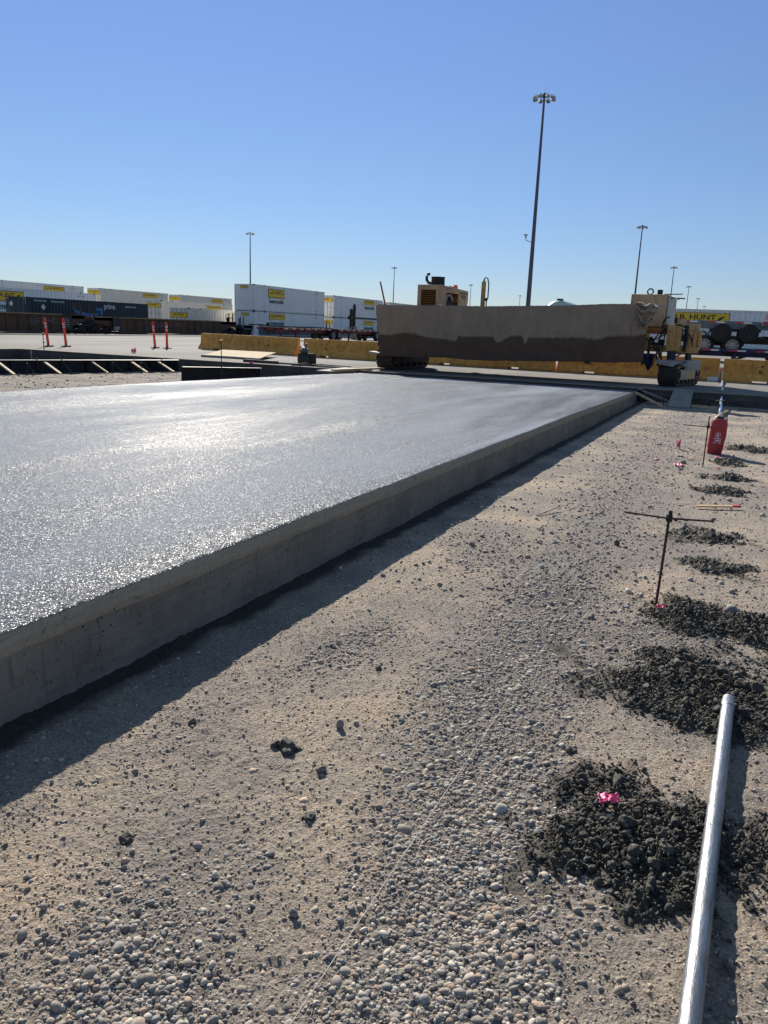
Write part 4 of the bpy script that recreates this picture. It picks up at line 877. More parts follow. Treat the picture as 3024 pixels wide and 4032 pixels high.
# right-hand power box
mb = MB(); mb.add([(-3.5, 27.0, 1.95), (-2.38, 27.0, 1.95), (-2.38, 30.2, 1.95), (-3.5, 30.2, 1.95), (-3.5, 27.0, 2.955), (-2.36, 27.0, 2.955), (-2.36, 30.2, 2.99), (-3.5, 30.2, 2.99)], [(3, 2, 1, 0), (4, 5, 6, 7), (0, 1, 5, 4), (1, 2, 6, 5), (2, 3, 7, 6), (3, 0, 4, 7)]); pp(mb, "power_box", PTAN, bevel=.02)
mb = MB(); mb.box(-3.52, -2.34, 26.985, 27.02, 2.60, 2.64); mb.box(-2.345, -2.33, 27.0, 30.2, 2.0, 2.94); pp(mb, "side_panel", mat('panel_grey', '#b5b1a6', .7, 0, .2, 2, '#8d8271', .5, .1), smooth=False)
mb = MB(); n = 16; mb.tube([(-2.95 + .09 * math.cos(a), 27.3, 3.05 + .09 * math.sin(a)) for a in [-math.pi / 2 + 2 * math.pi * k / n for k in range(n + 1)]], .026, 6); pp(mb, "lifting_eye", PDRK)
mb = MB(); mb.cyl((-2.66, 27.4, 2.94), (-2.66, 27.4, 3.12), .085, .085, 12); pp(mb, "filler_pipe", PDRK)
mb = MB(); mb.bar((-2.5, 27.2, 2.97), (-1.94, 27.1, 2.98), .03); mb.bar((-2.45, 28.0, 2.9), (-1.9, 27.6, 2.87), .04); mb.bar((-2.2, 27.8, 2.87), (-2.05, 27.3, 2.83), .04); pp(mb, "bracket_bar", PDRK)
# right-hand frame, leg housings and legs
mb = MB(); mb.box(-3.0, -2.25, 26.8, 27.0, 1.72, 1.9); mb.box(-3.0, -2.3, 27.0, 28.2, 1.9, 1.94); pp(mb, "cross_beam", PORG, bevel=.01)
mb = MB(); mb.box(-2.95, -1.25, 26.75, 26.95, 1.16, 1.34); mb.box(-2.9, -2.78, 26.75, 26.9, 1.34, 1.72); mb.bar((-2.9, 26.8, 1.34), (-2.3, 26.8, 1.72), .05); pp(mb, "lower_beam", PYEL, bevel=.01)
mb = MB(); mb.box(-2.95, -1.3, 27.9, 28.1, 1.16, 1.34); pp(mb, "lower_beam", PYEL, bevel=.01)
mb = MB(); mb.box(-2.22, -1.97, 26.55, 26.85, 1.2, 2.0); mb.box(-1.97, -1.80, 26.6, 26.9, 1.22, 1.98); mb.box(-1.62, -1.5, 26.9, 27.2, 1.26, 1.95); mb.box(-1.46, -1.36, 27.1, 27.5, 1.24, 1.9); mb.box(-1.34, -1.24, 27.3, 27.7, 1.26, 1.88); pp(mb, "leg_housing", PYEL, bevel=.012)
mb = MB(); mb.box(-2.05, -1.75, 27.0, 27.6, 1.95, 2.2); mb.box(-1.75, -1.3, 27.0, 27.5, 1.9, 2.08); pp(mb, "valve_block", PTAN, bevel=.02)
mb = MB(); mb.box(-2.08, -2.0, 26.95, 27.0, 2.08, 2.24); pp(mb, "control_panel", BLACK)
mb = MB(); mb.cyl((-1.66, 26.7, 1.2), (-1.66, 26.7, 2.02), .06, .06); pp(mb, "cylinder_guide", PDRK)
mb = MB(); mb.box(-2.16, -1.9, 26.6, 26.8, .70, 1.2); pp(mb, "hydraulic_leg", PBLU, bevel=.02)
mb = MB(); mb.cyl((-1.55, 27.2, .72), (-1.55, 27.2, 1.3), .10, .10, 16); pp(mb, "hydraulic_leg", mat('leg_steel', '#3b3d44', .45, .5, .25, 6), bevel=0)
mb = MB(); mb.bar((-2.0, 26.7, .95), (-1.5, 26.9, 1.3), .05); mb.bar((-2.5, 26.6, 1.1), (-2.36, 26.6, .75), .05); pp(mb, "tie_rod", PORG)
rr = np.random.default_rng(8); mb = MB()
H0 = [((-2.4, 26.9, 1.98), (-2.0, 26.6, 2.03), (-1.5, 26.6, 1.9), (-1.45, 26.8, 1.4)), ((-2.7, 26.6, 1.62), (-2.55, 26.5, 1.4), (-2.3, 26.45, 1.1), (-2.22, 26.4, .72)), ((-2.9, 26.6, 1.6), (-2.7, 26.4, 1.5), (-2.45, 26.3, 1.2), (-2.3, 26.3, .95)),
      ((-2.45, 26.7, 1.3), (-2.5, 26.5, 1.0), (-2.46, 26.4, .8), (-2.3, 26.4, .68)), ((-2.3, 26.8, 1.9), (-2.45, 26.7, 1.7), (-2.5, 26.6, 1.5), (-2.4, 26.5, 1.25)), ((-2.2, 26.6, 2.25), (-2.35, 26.6, 2.25), (-2.42, 26.7, 2.1), (-2.4, 26.8, 1.9)),
      ((-2.05, 26.9, 2.0), (-1.75, 26.6, 2.06), (-1.62, 26.6, 1.95), (-1.6, 26.6, 1.5)), ((-2.25, 26.6, 1.95), (-2.3, 26.5, 1.7), (-2.26, 26.4, 1.4), (-2.35, 26.5, 1.2)), ((-2.4, 26.6, 1.8), (-2.6, 26.5, 1.6), (-2.7, 26.5, 1.35), (-2.55, 26.6, 1.3))]
for h_ in H0:
    P = [Vector(q) for q in h_]; pts = []
    for k in range(15):
        t_ = k / 14; pts.append((1 - t_) ** 3 * P[0] + 3 * t_ * (1 - t_) ** 2 * P[1] + 3 * t_ ** 2 * (1 - t_) * P[2] + t_ ** 3 * P[3])
    mb.tube(pts, .018 + .01 * rr.random(), 7)
pp(mb, "hydraulic_hose", BLACK)
mb = MB(); mb.obox((-2.75, 27.2, 1.5), (.2, .2, .16), (.2, .3, .1)); mb.obox((-2.42, 27.3, 1.45), (.14, .2, .2), (.1, .1, .4)); mb.cyl((-2.8, 26.9, 1.42), (-2.5, 26.9, 1.4), .05, .05); pp(mb, "hydraulic_motor", PDRK, bevel=.02)

# ------------------------------------------------------------------ the brown tarp
def tarp_mat():
    m, nt, b = newmat("burlap")
    a = N(nt, "ShaderNodeAttribute"); a.attribute_name = 'wet'; tc = N(nt, "ShaderNodeTexCoord"); v = tc.outputs['Object']
    big = noise(nt, v, 1.5, 5, .6); mp = N(nt, "ShaderNodeMapping"); mp.inputs['Scale'].default_value = (1, 1, .18); nt.links.new(v, mp.inputs[0]); st = noise(nt, mp.outputs[0], 5, 4, .6)
    f = noise(nt, v, 160, 3, .7)
    dry = ramp(nt, big, [(.3, srgb('#96826e')), (.7, srgb('#a58f78'))]); dry = mixc(nt, .3, dry, ramp(nt, st, [(.35, (.7, .69, .67)), (.65, (1, 1, 1))]), 'MULTIPLY')
    wet = ramp(nt, big, [(.3, srgb('#58463a')), (.7, srgb('#675142'))])
    w = mth(nt, 'MULTIPLY_ADD', mth(nt, 'SUBTRACT', noise(nt, v, 5, 4, .6), .5), .7, a.outputs['Fac'])
    col = mixc(nt, ramp(nt, w, [(.30, (0, 0, 0)), (.66, (1, 1, 1))]), dry, wet)
    col = mixc(nt, .5, col, ramp(nt, f, [(.3, (.7, .69, .68)), (.6, (1, 1, 1))]), 'MULTIPLY'); nt.links.new(col, b.inputs['Base Color'])
    b.inputs['Roughness'].default_value = .95; b.inputs['Specular IOR Level'].default_value = .15; b.inputs['Sheen Weight'].default_value = .15
    bump(nt, b, mth(nt, 'ADD', f, st), .4, .01); return m
BUR = tarp_mat()
wx = [-12, -11.56, -11.14, -10.75, -10.44, -10.14, -9.8, -9.39, -8.72, -8.66, -8.39, -7.47, -7.3, -6.88, -6.48, -6.37, -6.26, -5.22, -4.81, -4.45, -4.09, -3.82, -3.4, -2.93, -2.5]
wz = [1.36, 1.36, 1.34, 1.43, 1.44, 1.41, 1.33, 1.3, 1.22, 1.42, 1.4, 1.43, 1.23, 1.46, 1.49, 1.26, 1.44, 1.48, 1.51, 1.5, 1.47, 1.58, 1.61, 1.64, 1.76]
nu, nv = 420, 64
u = np.linspace(0, 1, nu); tv = np.linspace(0, 1, nv)
lx_top, lx_bot = -11.72, -11.50
Xb = np.interp(u, [0, .1, 1], [0, .1, 1])
zt = np.interp(-11.7 + u * 9.1, [-11.73, -11.6, -11.05, -9.56, -9.44, -9.32, -7.73, -5.31, -4.9, -3.85, -3.2, -2.6], [2.31, 2.37, 2.35, 2.37, 2.42, 2.38, 2.39, 2.47, 2.49, 2.555, 2.56, 2.56])
zb_ = np.interp(-11.7 + u * 9.1, [-11.49, -10.54, -9.29, -8.42, -7.21, -6.63, -5.16, -3.66, -2.6], [.63, .63, .68, .65, .67, .70, .76, .80, .86])
V = []; wet = []
flap = 12                                     # rows lying back over the rail at the top
for j in range(nv):
    if j < flap: back = .34 * (1 - j / flap); zz = zt - .012 * back / .34 - .03 * back; tt = np.zeros(nu)
    else: back = 0; tt = np.full(nu, (j - flap) / (nv - 1 - flap)); zz = zt + (zb_ - zt) * tt
    x0 = np.interp(tt, [0, .08, .3, .55, 1], [lx_top, lx_top + .02, -11.64, -11.56, lx_bot]); x1 = np.interp(tt, [0, .5, 1], [-2.6, -2.68, -2.68])
    xx = x0 + (x1 - x0) * u
    fold = .09 * tt ** .6 * (fbm(xx * 1.1 + .25 * zz, zz * .3, 61, 3)) + .040 * tt ** .5 * perlin(xx * 3.6 + zz * .6, zz * .5, 62) + .016 * fbm(xx * 3, zz * 3, 63, 3) + .06 * np.exp(-((xx + 9.15 - (zz - 2.4) * .12) / .10) ** 2) * np.minimum(1, tt * 3) - .05 * np.exp(-((xx + 9.38) / .12) ** 2) * np.minimum(1, tt * 3)
    fold += .05 * (tt ** 1.5) * np.sin(xx * .8)
    yy = 25.0 + back - fold - (.05 if j >= flap else .05 * (j / flap))
    zz = zz + .006 * perlin(xx * 6, yy * 4, 64) + (.014 * fbm(xx * 2.2, yy * 0, 65, 3)) * tt
    V.append(np.stack([xx, yy, zz], -1)); w_ = np.interp(xx, wx, wz) + .03 * perlin(xx * 7, xx * 0, 66); wet.append(np.clip(.5 + (w_ - zz) * 5, 0, 1) if j >= flap else np.zeros(nu))
V = np.array(V); wet = np.array(wet)
tp_ = np_mesh("tarp", (V - np.array([-6.9, 25, 1.5])).reshape(-1, 3), grid_faces(nv, nu), BUR, {'wet': wet.ravel()}); tp_.location = (-6.9, 25, 1.5)
md = tp_.modifiers.new("thickness", 'SOLIDIFY'); md.thickness = .012
tag(tp_, "long brown burlap tarp hung over the machine's front, its lower half soaked dark", "tarp")
# bunched corner hanging at the right end
nu2, nv2 = 90, 60; A, B = np.meshgrid(np.linspace(0, 1, nu2), np.linspace(0, 1, nv2), indexing='ij')
wob_ = .05 * fbm(A * 2.5, B * 3, 67, 3)
sag = B * (.50 + .08 * np.sin(A * 5)) + wob_ * B
xx = -3.05 + .62 * A + .05 * np.sin(B * 6) * (A - .5) - .10 * B * A
zz = 2.59 - .10 * np.clip(B * 9 - 1, -1, 0) * 0 - sag * (4 * A * (1 - A)) ** .7 * 1.05 - (.06 + .40 * B) * A ** 2.2 * .9 - .04 * B + .03 * np.sin(A * 11) * (1 - B)
pl_ = np.sin(B * 19 + 2.2 * A + 3 * perlin(A * 2, B * 2, 69)); pl_ = np.sign(pl_) * np.abs(pl_) ** .7
yy = 24.83 - (.085 * pl_ + .05 * np.sin(A * 14 + B * 5)) * (.25 + .75 * (4 * A * (1 - A)) ** .5) - .05 * fbm(A * 5, B * 5, 68, 3) + .08 * A
yy = yy + .22 * np.clip(.08 - B, 0, 1) * 12
cr = np_mesh("bunched_corner", (np.stack([xx, yy, zz], -1) - np.array([-6.9, 25, 1.5])).reshape(-1, 3), grid_faces(nu2, nv2), BUR, {'wet': np.zeros(nu2 * nv2)}); cr.parent = tp_
md = cr.modifiers.new("thickness", 'SOLIDIFY'); md.thickness = .012
# lower drape joining it to the curtain
A, B = np.meshgrid(np.linspace(0, 1, 40), np.linspace(0, 1, 40), indexing='ij')
xx = -3.1 + A * (.52 - .22 * B); zz = 2.05 - B * .55 + .06 * A; yy = 24.90 - .05 * np.sin(A * 5 + B * 3) + .06 * B + .05 * A
c2 = np_mesh("hanging_fold", (np.stack([xx, yy, zz], -1) - np.array([-6.9, 25, 1.5])).reshape(-1, 3), grid_faces(40, 40), BUR, {'wet': np.zeros(1600)}); c2.parent = tp_
md = c2.modifiers.new("thickness", 'SOLIDIFY'); md.thickness = .012
# dark blue rag under the tarp's right end
A, B = np.meshgrid(np.linspace(0, 1, 20), np.linspace(0, 1, 20), indexing='ij')
xx = -.22 + .44 * A * (1 - .25 * B) + .05 * B; zz = -B * (.42 - .1 * np.sin(A * 7)) ; yy = .05 * np.sin(A * 12 + B) + .03 * B
rg = np_mesh("blue_rag", np.stack([xx, yy, zz], -1).reshape(-1, 3), grid_faces(20, 20), mat('blue_cloth', '#18243a', .85, 0, .25, 6)); rg.location = (-2.62, 25.5, 1.12); rg.modifiers.new("thickness", 'SOLIDIFY').thickness = .015
tag(rg, "dark blue rag hanging below the right end of the brown tarp", "rag")
mb = MB(); mb.box(-.04, .04, -.02, .02, 0, .42); o = mb.build("rag_hook", PDRK, rg, loc=(0, .05, -.02))

# ------------------------------------------------------------------ containers
CW = mat('container_white', '#e4e3df', .6, 0, .08, 1.2, '#a09a8d', .35, .05)
CW2 = mat('container_cream', '#ddd6c4', .6, 0, .08, 1.2, '#9c927e', .35, .05)
CG = mat('container_silver', '#dadde0', .55, 0, .08, 1.2, '#9a9d9f', .3, .05)
CT = mat('container_teal', '#17303a', .55, 0, .12, 1.2, '#2d434a', .3, .05)
FRM = mat('frame_white', '#dcdad4', .6, 0, .1, 1.5, '#8f887b', .45, .05)
FRT = mat('frame_teal', '#12252d', .55, 0, .1, 1.5)
RODM = mat('lock_rod', '#7d766c', .5, .5, .2, 5, '#6a4a3a', .6, .05)
SY = mat('sign_yellow', '#e0b81e', .5, 0, .05, 3, '#b7972a', .2, 0)
SK = mat('sign_black', '#17171a', .5, 0, .05, 3)
SG = mat('sign_green', '#21544f', .5, 0, .05, 3)
SBL = mat('smile_blue', '#2577a8', .5, 0, .05, 3)
CASTM = mat('corner_casting', '#4b4a47', .6, .3, .2, 6)

def sign(t, face, a, z, w, h, frame=False, inter=0, word="J.B. HUNT", W_=2.6, part='full'):
    """yellow name panel; face 'side' lies on x=+, a = y; face 'end' lies on y=-, a = x"""
    if face == 'side': Pf = lambda s_, zz, o_: (o_ + .012, a + s_, zz); ux, uy = (0, 1, 0), (0, 0, 1)
    else: Pf = lambda s_, zz, o_: (a + s_, -o_ - .075, zz); ux, uy = (1, 0, 0), (0, 0, 1)
    def pl(s0, s1, z0, z1, o_, th=.012):
        p, q = Pf(s0, z0, o_), Pf(s1, z1, o_ + th); mb = MB(); mb.box(min(p[0], q[0]), max(p[0], q[0]), min(p[1], q[1]), max(p[1], q[1]), min(p[2], q[2]), max(p[2], q[2])); return mb
    b = .07 if frame else .025
    pan = pl(-b, w + b, z - b, z + h + b, 0).build("name_panel", SK, t, smooth=False)
    pl(0, w, z, z + h, .012, .008).build("panel_face", SY, pan, smooth=False)
    lw = w * .62
    text("lettering", word, SK, pan, Pf((w - lw) / 2, z + h * .30, .021), ux, uy, lw, h * .56, .004, .02)
    if face == 'side':     # little scroll shapes at both ends
        mb = MB()
        for s0, sg in ((w * .05, 1), (w * .95, -1)):
            p = [(s0, z + h * .8), (s0 + sg * w * .09, z + h * .62), (s0 + sg * w * .13, z + h * .3), (s0 + sg * w * .06, z + h * .45)]
            mb.add([Pf(q[0], q[1], .024) for q in p], [(0, 1, 2, 3)])
        mb.build("scroll_mark", SK, pan, smooth=False)
    if inter:
        text("lettering", "Intermodal", SG, t, Pf(w * .07, z - h * .26 - inter * 1.15, .016), ux, uy, w * .86, inter * 1.15, .006, .02)

def container(label, x, y, z, L, H=2.9, body=CW, frame=FRM, end='door', pitch=.28, grp=None, marks=True, W_=2.6):
    """origin = near lower corner; long side faces +X, near end faces -Y"""
    t = thing("shipping_container", label, "container", (x, y, z), group=grp)
    if z > 2: MB().box(-W_ + .06, -.05, .06, L - .06, -.07, .02).build('seam_shade', PDRK, t, smooth=False)  # dark filler added to stand in for the shaded gap between stacked containers
    H -= .05; pitch *= 1.5
    mb = MB(); mb.box(-W_ + .04, -.062, .08, L - .04, .12, H - .03)
    n = int(L / pitch); pw = (L - .24) / n; prof_ = []
    for k in range(n):
        b0 = .12 + k * pw
        prof_ += [(b0, -.004), (b0 + pw * .62, -.004), (b0 + pw * .70, -.055), (b0 + pw * .92, -.055)]
    prof_.append((.12 + n * pw, -.004)); P = []
    for q in prof_: P += [(q[1], q[0], .15), (q[1], q[0], H - .1)]
    mb.grid(P, len(prof_), 2)
    if end == 'ribs':
        mb.box(-W_ + .1, -.1, .0, .08, .75, H - .12); mb.box(-W_ + .1, -.1, -.03, .08, .16, .72)
        for k in range(7): mb.box(-W_ + .16, -.16, -.035, .0, .95 + k * .22, 1.03 + k * .22)
    mb.build("body", body, t, smooth=False)
    mb = MB()
    for xx in (-.12, -W_): mb.box(xx, xx + .12, -.02, .12, 0, H); mb.box(xx, xx + .12, L - .12, L, 0, H)
    mb.box(-.12, .008, .12, L - .12, 0, .16); mb.box(-.12, .008, .12, L - .12, H - .11, H); mb.box(-W_, -W_ + .12, .12, L - .12, 0, .16); mb.box(-W_, -W_ + .12, .12, L - .12, H - .11, H)
    mb.box(-W_ + .12, -.12, -.018, .1, 0, .16); mb.box(-W_ + .12, -.12, -.018, .1, H - .12, H - .003)
    if L > 13:
        for yy in (2.05, L - 2.05): mb.box(-.06, .014, yy - .09, yy + .09, .162, H - .112)
    mb.build("frame", frame, t, smooth=False)
    mb = MB()
    ys_ = [0.0, L - .18] + ([1.96, L - 2.14] if L > 13 else [])
    for yy in ys_:
        for zz in (-.012, H - .115): mb.box(-.16, .022, yy - .022 if yy == 0 else yy, yy + .18, zz, zz + .13)
    mb.build("corner_casting", CASTM, t, smooth=False)
    if end == 'door':
        for x0, x1 in ((-W_ + .14, -W_ / 2 - .01), (-W_ / 2 + .01, -.14)):
            d_ = MB().box(x0, x1, -.03, .05, .18, H - .14).build("door", body, t, smooth=False)
            for f in (.28, .72):
                xr = x0 + (x1 - x0) * f; MB().cyl((xr, -.055, .1), (xr, -.055, H - .06), .022, .022, 8).build("lock_rod", RODM, d_)
            mb = MB(); mb.bar((x0 + .15, -.06, 1.15), (x1 - .15, -.06, 1.2), .03); mb.build("door_handle", RODM, d_)
    if marks:      # short rows of illegible stencilled marks
        mb = MB()
        for yy, zz, ww in ((L * .84, H - .42, 1.1), (L * .06, H - .4, .5), (L * .85, .36, .9)):
            for k in range(int(ww / .13)): mb.box(-.001, .004, yy + k * .13, yy + k * .13 + .09, zz, zz + .10)
        mb.build("stencil_mark", mat('stencil_grey', '#8f8f92', .7, 0, .1), t, smooth=False)
    return t
# double-stacked row seen best
G = "white containers stacked two high on the train"
c = container("upper white container of the nearest double stack, ribbed end facing the slab, black-framed yellow panel", -50, 74.6, 2.86, 16.15, 2.9, CW, FRM, 'ribs', .26, G)
sign(c, 'side', 2.9, 1.62, 3.4, .83, True, .40); sign(c, 'end', -1.75, 2.42, .95, .24, word="J.B. HUNT")
c = container("lower white container of the nearest double stack, dark green word under a yellow panel", -50, 74.6, -.02, 16.15, 2.86, CW, FRM, 'ribs', .34, G)
sign(c, 'side', 3.1, 2.02, 3.4, .62, False, .44); sign(c, 'end', -1.65, 2.36, .95, .24)
c = container("upper white container of the second double stack, door end with lock rods facing the slab", -50, 93.4, 2.68, 15.4, 2.82, CW, FRM, 'door', .26, G)
sign(c, 'side', 9.1, 1.98, 3.5, .62, False, .44); sign(c, 'end', -2.5, 1.95, 2.3, .48)
c = container("lower white container of the second double stack, door end above the red chassis", -50, 93.4, -.18, 15.4, 2.82, CW, FRM, 'door', .26, G)
sign(c, 'side', 9.1, 1.98, 3.5, .60, False, .44); sign(c, 'end', -2.5, 1.95, 2.3, .48)
c = container("farthest white container showing above the tarp's left corner", -50, 111.6, 2.6, 16.15, 2.8, CW2, FRM, 'door', .26, G)
c = container("lower container beneath the farthest one, behind the tarp", -50, 111.6, -.2, 16.15, 2.78, CW2, FRM, 'door', .26, G)

# teal container and the cream one behind the brown well cars
c = container("dark teal container with white and blue lettering, behind the brown rail cars", -54.5, 48.0, .1, 14.5, 2.9, CT, FRT, 'door', .24, None, False)
text("lettering", "prime", WHITE, c, (.012, 8.55, 2.02), (0, 1, 0), (0, 0, 1), 1.42, .62, .006, .01)
top = [(4.55, 2.30), (4.95, 2.06), (5.6, 1.86), (6.4, 1.73), (7.2, 1.72), (7.9, 1.84)]; bot = [(7.75, 1.62), (7.1, 1.42), (6.3, 1.40), (5.6, 1.52), (5.0, 1.80)]
mb = MB(); mb.prism(top + bot, 0, .010, .016); mb.prism([(7.55, 2.20), (8.3, 2.28), (8.3, 1.55), (8.1, 1.5), (8.05, 1.98), (7.5, 1.98)], 0, .010, .016); mb.build("smile_mark", SBL, c, smooth=False)
mb = MB()
for yy, zz in ((1.55, 2.08), (-.0, 0)):
    if yy > 0: mb.prism([(yy, zz - .26), (yy + .24, zz), (yy, zz + .26), (yy - .24, zz)], 0, .010, .016)
mb.prism([(-1.9, 2.05), (-1.68, 2.28), (-1.9, 2.52), (-2.12, 2.28)], 1, -.07, -.064); mb.build("white_diamond", WHITE, c, smooth=False)
mb = MB()
for y0, n_, zz in ((.6, 9, 2.52), (2.4, 10, 2.50), (11.3, 10, 2.38), (.55, 1, 0)):
    if zz:
        for k in range(n_): mb.box(.010, .016, y0 + k * .15, y0 + k * .15 + .1, zz, zz + .16)
mb.box(-2.5, -2.45, -.068, -.062, 2.25, 2.75); mb.box(-2.5, -2.2, -.068, -.062, 2.70, 2.76); mb.box(-.5, -.2, -.068, -.062, 2.70, 2.76); mb.box(-.24, -.19, -.068, -.062, 2.25, 2.75); mb.build("stencil_mark", mat('stencil_pale', '#9fb0b4', .7, 0, .1), c, smooth=False)
c = container("cream container half hidden behind the nearest double stack, grey door end with a yellow panel", -54.5, 68.9, .1, 16.0, 2.78, CW2, FRM, 'door', .34, None)
sign(c, 'end', -2.45, 1.75, 2.3, .45); sign(c, 'side', 8.4, 1.85, 2.6, .6)
# containers on chassis in the third row
c = container("silver-white container with a large black-framed yellow panel, behind the teal one", -66, 51.2, 1.15, 16.0, 2.9, CG, FRM, 'door', .3, None)
sign(c, 'side', 1.0, 1.60, 5.4, .86, True, .5)
c = container("cream container with a yellow panel, behind the cream one in the third row", -68, 80.6, 1.08, 15.3, 2.85, CW2, FRM, 'door', .34, None)
sign(c, 'end', -2.45, 1.95, 2.3, .45); sign(c, 'side', 9.2, 1.98, 3.4, .52)
# back row, double stacked
G = "back row of double stacked containers"
for y0, L, up, lo, sg in ((73.3, 16.15, "top container of the back row at the left picture edge, black-framed panel", "lower container of the back row's left stack", (8.9, 1.85, 3.5, .56, True)),
                          (92.8, 15.5, "top cream container of the back row's middle stack, yellow panel on its side", "lower container of the back row's middle stack", (9.3, 1.95, 3.4, .58, False)),
                          (111.6, 15.1, "top cream container of the back row's right stack", "lower container of the back row's right stack", (8.9, 1.9, 3.4, .58, False))):
    c = container(up, -90, y0, 2.98, L, 2.85, CW2 if y0 > 80 else CW, FRM, 'door', .45, G); sign(c, 'side', *sg[:4], sg[4])
    if y0 > 80: sign(c, 'end', -2.5, 1.9, 2.35, .5)
    container(lo, -90, y0, .13, L, 2.84, CW2, FRM, 'door', .45, G, False)

def wheel_parts(t, x0, x1, y, z, r, rim):
    w = MB(); n = 24; pr = [(x0, r * .62), (x0 + .02, r * .9), (x0 + .06, r), (x1 - .06, r), (x1 - .02, r * .9), (x1, r * .62)]; P = []
    for q in pr: P += [(q[0], y + q[1] * math.cos(2 * math.pi * k / n), z + q[1] * math.sin(2 * math.pi * k / n)) for k in range(n + 1)]
    w.grid(P, len(pr), n + 1); o = w.build("wheel", BLACK, t)
    m_ = MB(); m_.cyl((x0 + .05, y, z), (x1 - .05, y, z), r * .6, r * .6, 20); m_.cyl((x1 - .09, y, z), (x1 + .03, y, z), r * .22, r * .2, 12); m_.cyl((x0 - .03, y, z), (x0 + .09, y, z), r * .2, r * .22, 12)
    for k in range(8): a = 2 * math.pi * k / 8; m_.cyl((x1 - .06, y + r * .36 * math.cos(a), z + r * .36 * math.sin(a)), (x1 - .03, y + r * .36 * math.cos(a), z + r * .36 * math.sin(a)), r * .06, r * .06, 6)
    for s_ in (x0, x1 - .03): m_.tube([(s_ + .015, y + r * .61 * math.cos(2 * math.pi * k / 20), z + r * .61 * math.sin(2 * math.pi * k / 20)) for k in range(21)], r * .045, 6)
    m_.build("rim", rim, o)
    sl = MB()
    for k in range(8): a = 2 * math.pi * (k + .5) / 8; q = (y + r * .45 * math.cos(a), z + r * .45 * math.sin(a)); sl.cyl((x1 - .06, *q), (x1 - .046, *q), r * .085, r * .085, 8); sl.cyl((x0 + .046, *q), (x0 + .06, *q), r * .085, r * .085, 8)
    sl.build("rim_slot", SK, o); return o
RIMW = mat('rim_white', '#a09f9c', .5, .3, .15, 8, '#77726a', .4, .05)
RIMD = mat('rim_dark', '#262423', .6, .3, .2, 8, '#5c4c40', .4, .05)
CHRED = mat('chassis_red', '#561c1e', .6, .1, .25, 3, '#4a2f2a', .5, .1)
CHGRY = mat('chassis_grey', '#5a6c74', .6, .1, .2, 3, '#6f6a62', .4, .1)
CHBLU = mat('chassis_blue', '#23244a', .6, .1, .2, 3, '#3c3b48', .4, .1)
TAPER = mat('tape_red', '#c3283a', .4, 0, .05); TAPEW = mat('tape_white', '#dcd9d2', .4, 0, .05)
TAIL = PDRK
def chassis(name, label, L, m, loc, rz, wheels=(10.2, 11.5), rim=RIMW, r=.5, zdeck=1.12, grp=None, legs=True, tape=True, double=True, wz=None):
    """container chassis along +Y, near side at x=0"""
    t = thing(name, label, "trailer chassis", loc, (0, 0, rz), grp); W_ = 2.44
    mb = MB()
    for xx in (-.72, -1.72): mb.box(xx, xx + .14, 0, L, zdeck - .42, zdeck - .03)
    for yy in np.linspace(.2, L - .2, 9): mb.box(-1.6, -.7, yy - .05, yy + .05, zdeck - .3, zdeck - .1)
    for yy in (.1, L * .33, L * .75, L - .1): mb.box(-W_, 0, yy - .1, yy + .1, zdeck - .2, zdeck)
    mb.box(-.06, .0, .0, L, zdeck - .16, zdeck - .03); mb.box(-W_, -W_ + .06, 0, L, zdeck - .16, zdeck - .03); mb.build("frame", m, t, smooth=False)
    if tape:
        for c_, mm in ((0, TAPER), (1, TAPEW)):
            for k in range(int(L / 1.3)): y0 = .25 + k * 1.3 + c_ * .42; MB().box(.001, .006, y0, y0 + .40, zdeck - .135, zdeck - .06).build("reflective_tape", mm, t, smooth=False)
    for wy in wheels:
        zc = r if wz is None else wz
        wheel_parts(t, -.42, -.04, wy, zc, r, rim); wheel_parts(t, -W_ + .04, -W_ + .42, wy, zc, r, rim)
        MB().cyl((-W_ + .3, wy, zc), (-.3, wy, zc), .07, .07, 8).build("axle", PDRK, t)
    mb = MB(); mb.box(-1.8, -.6, wheels[0] - .6, wheels[-1] + .6, zdeck - .55, zdeck - .4); mb.build("bogie", PDRK, t)
    if legs:
        for xx in (-.45, -2.0):
            mb = MB(); mb.box(xx, xx + .14, L * .24, L * .24 + .14, .08, zdeck - .2); mb.box(xx - .06, xx + .2, L * .24 - .08, L * .24 + .22, 0, .08); mb.bar((xx + .07, L * .24, .45), (xx + .07, L * .24 + .9, zdeck - .3), .06); mb.build("landing_leg", m, t)
    return t
G = "red chassis parked in front of the train"
chassis("trailer_chassis", "red container chassis in front of the nearest double stack, left of the post frame", 12.4, CHRED, (-36, 57.8, PAVE), 0, (9.6, 10.9), grp=G)
chassis("trailer_chassis", "red container chassis disappearing behind the tarp's left edge, white-rimmed tyre showing", 12.4, CHRED, (-35.6, 67.4, PAVE), 0, (9.2, 10.5), grp=G)

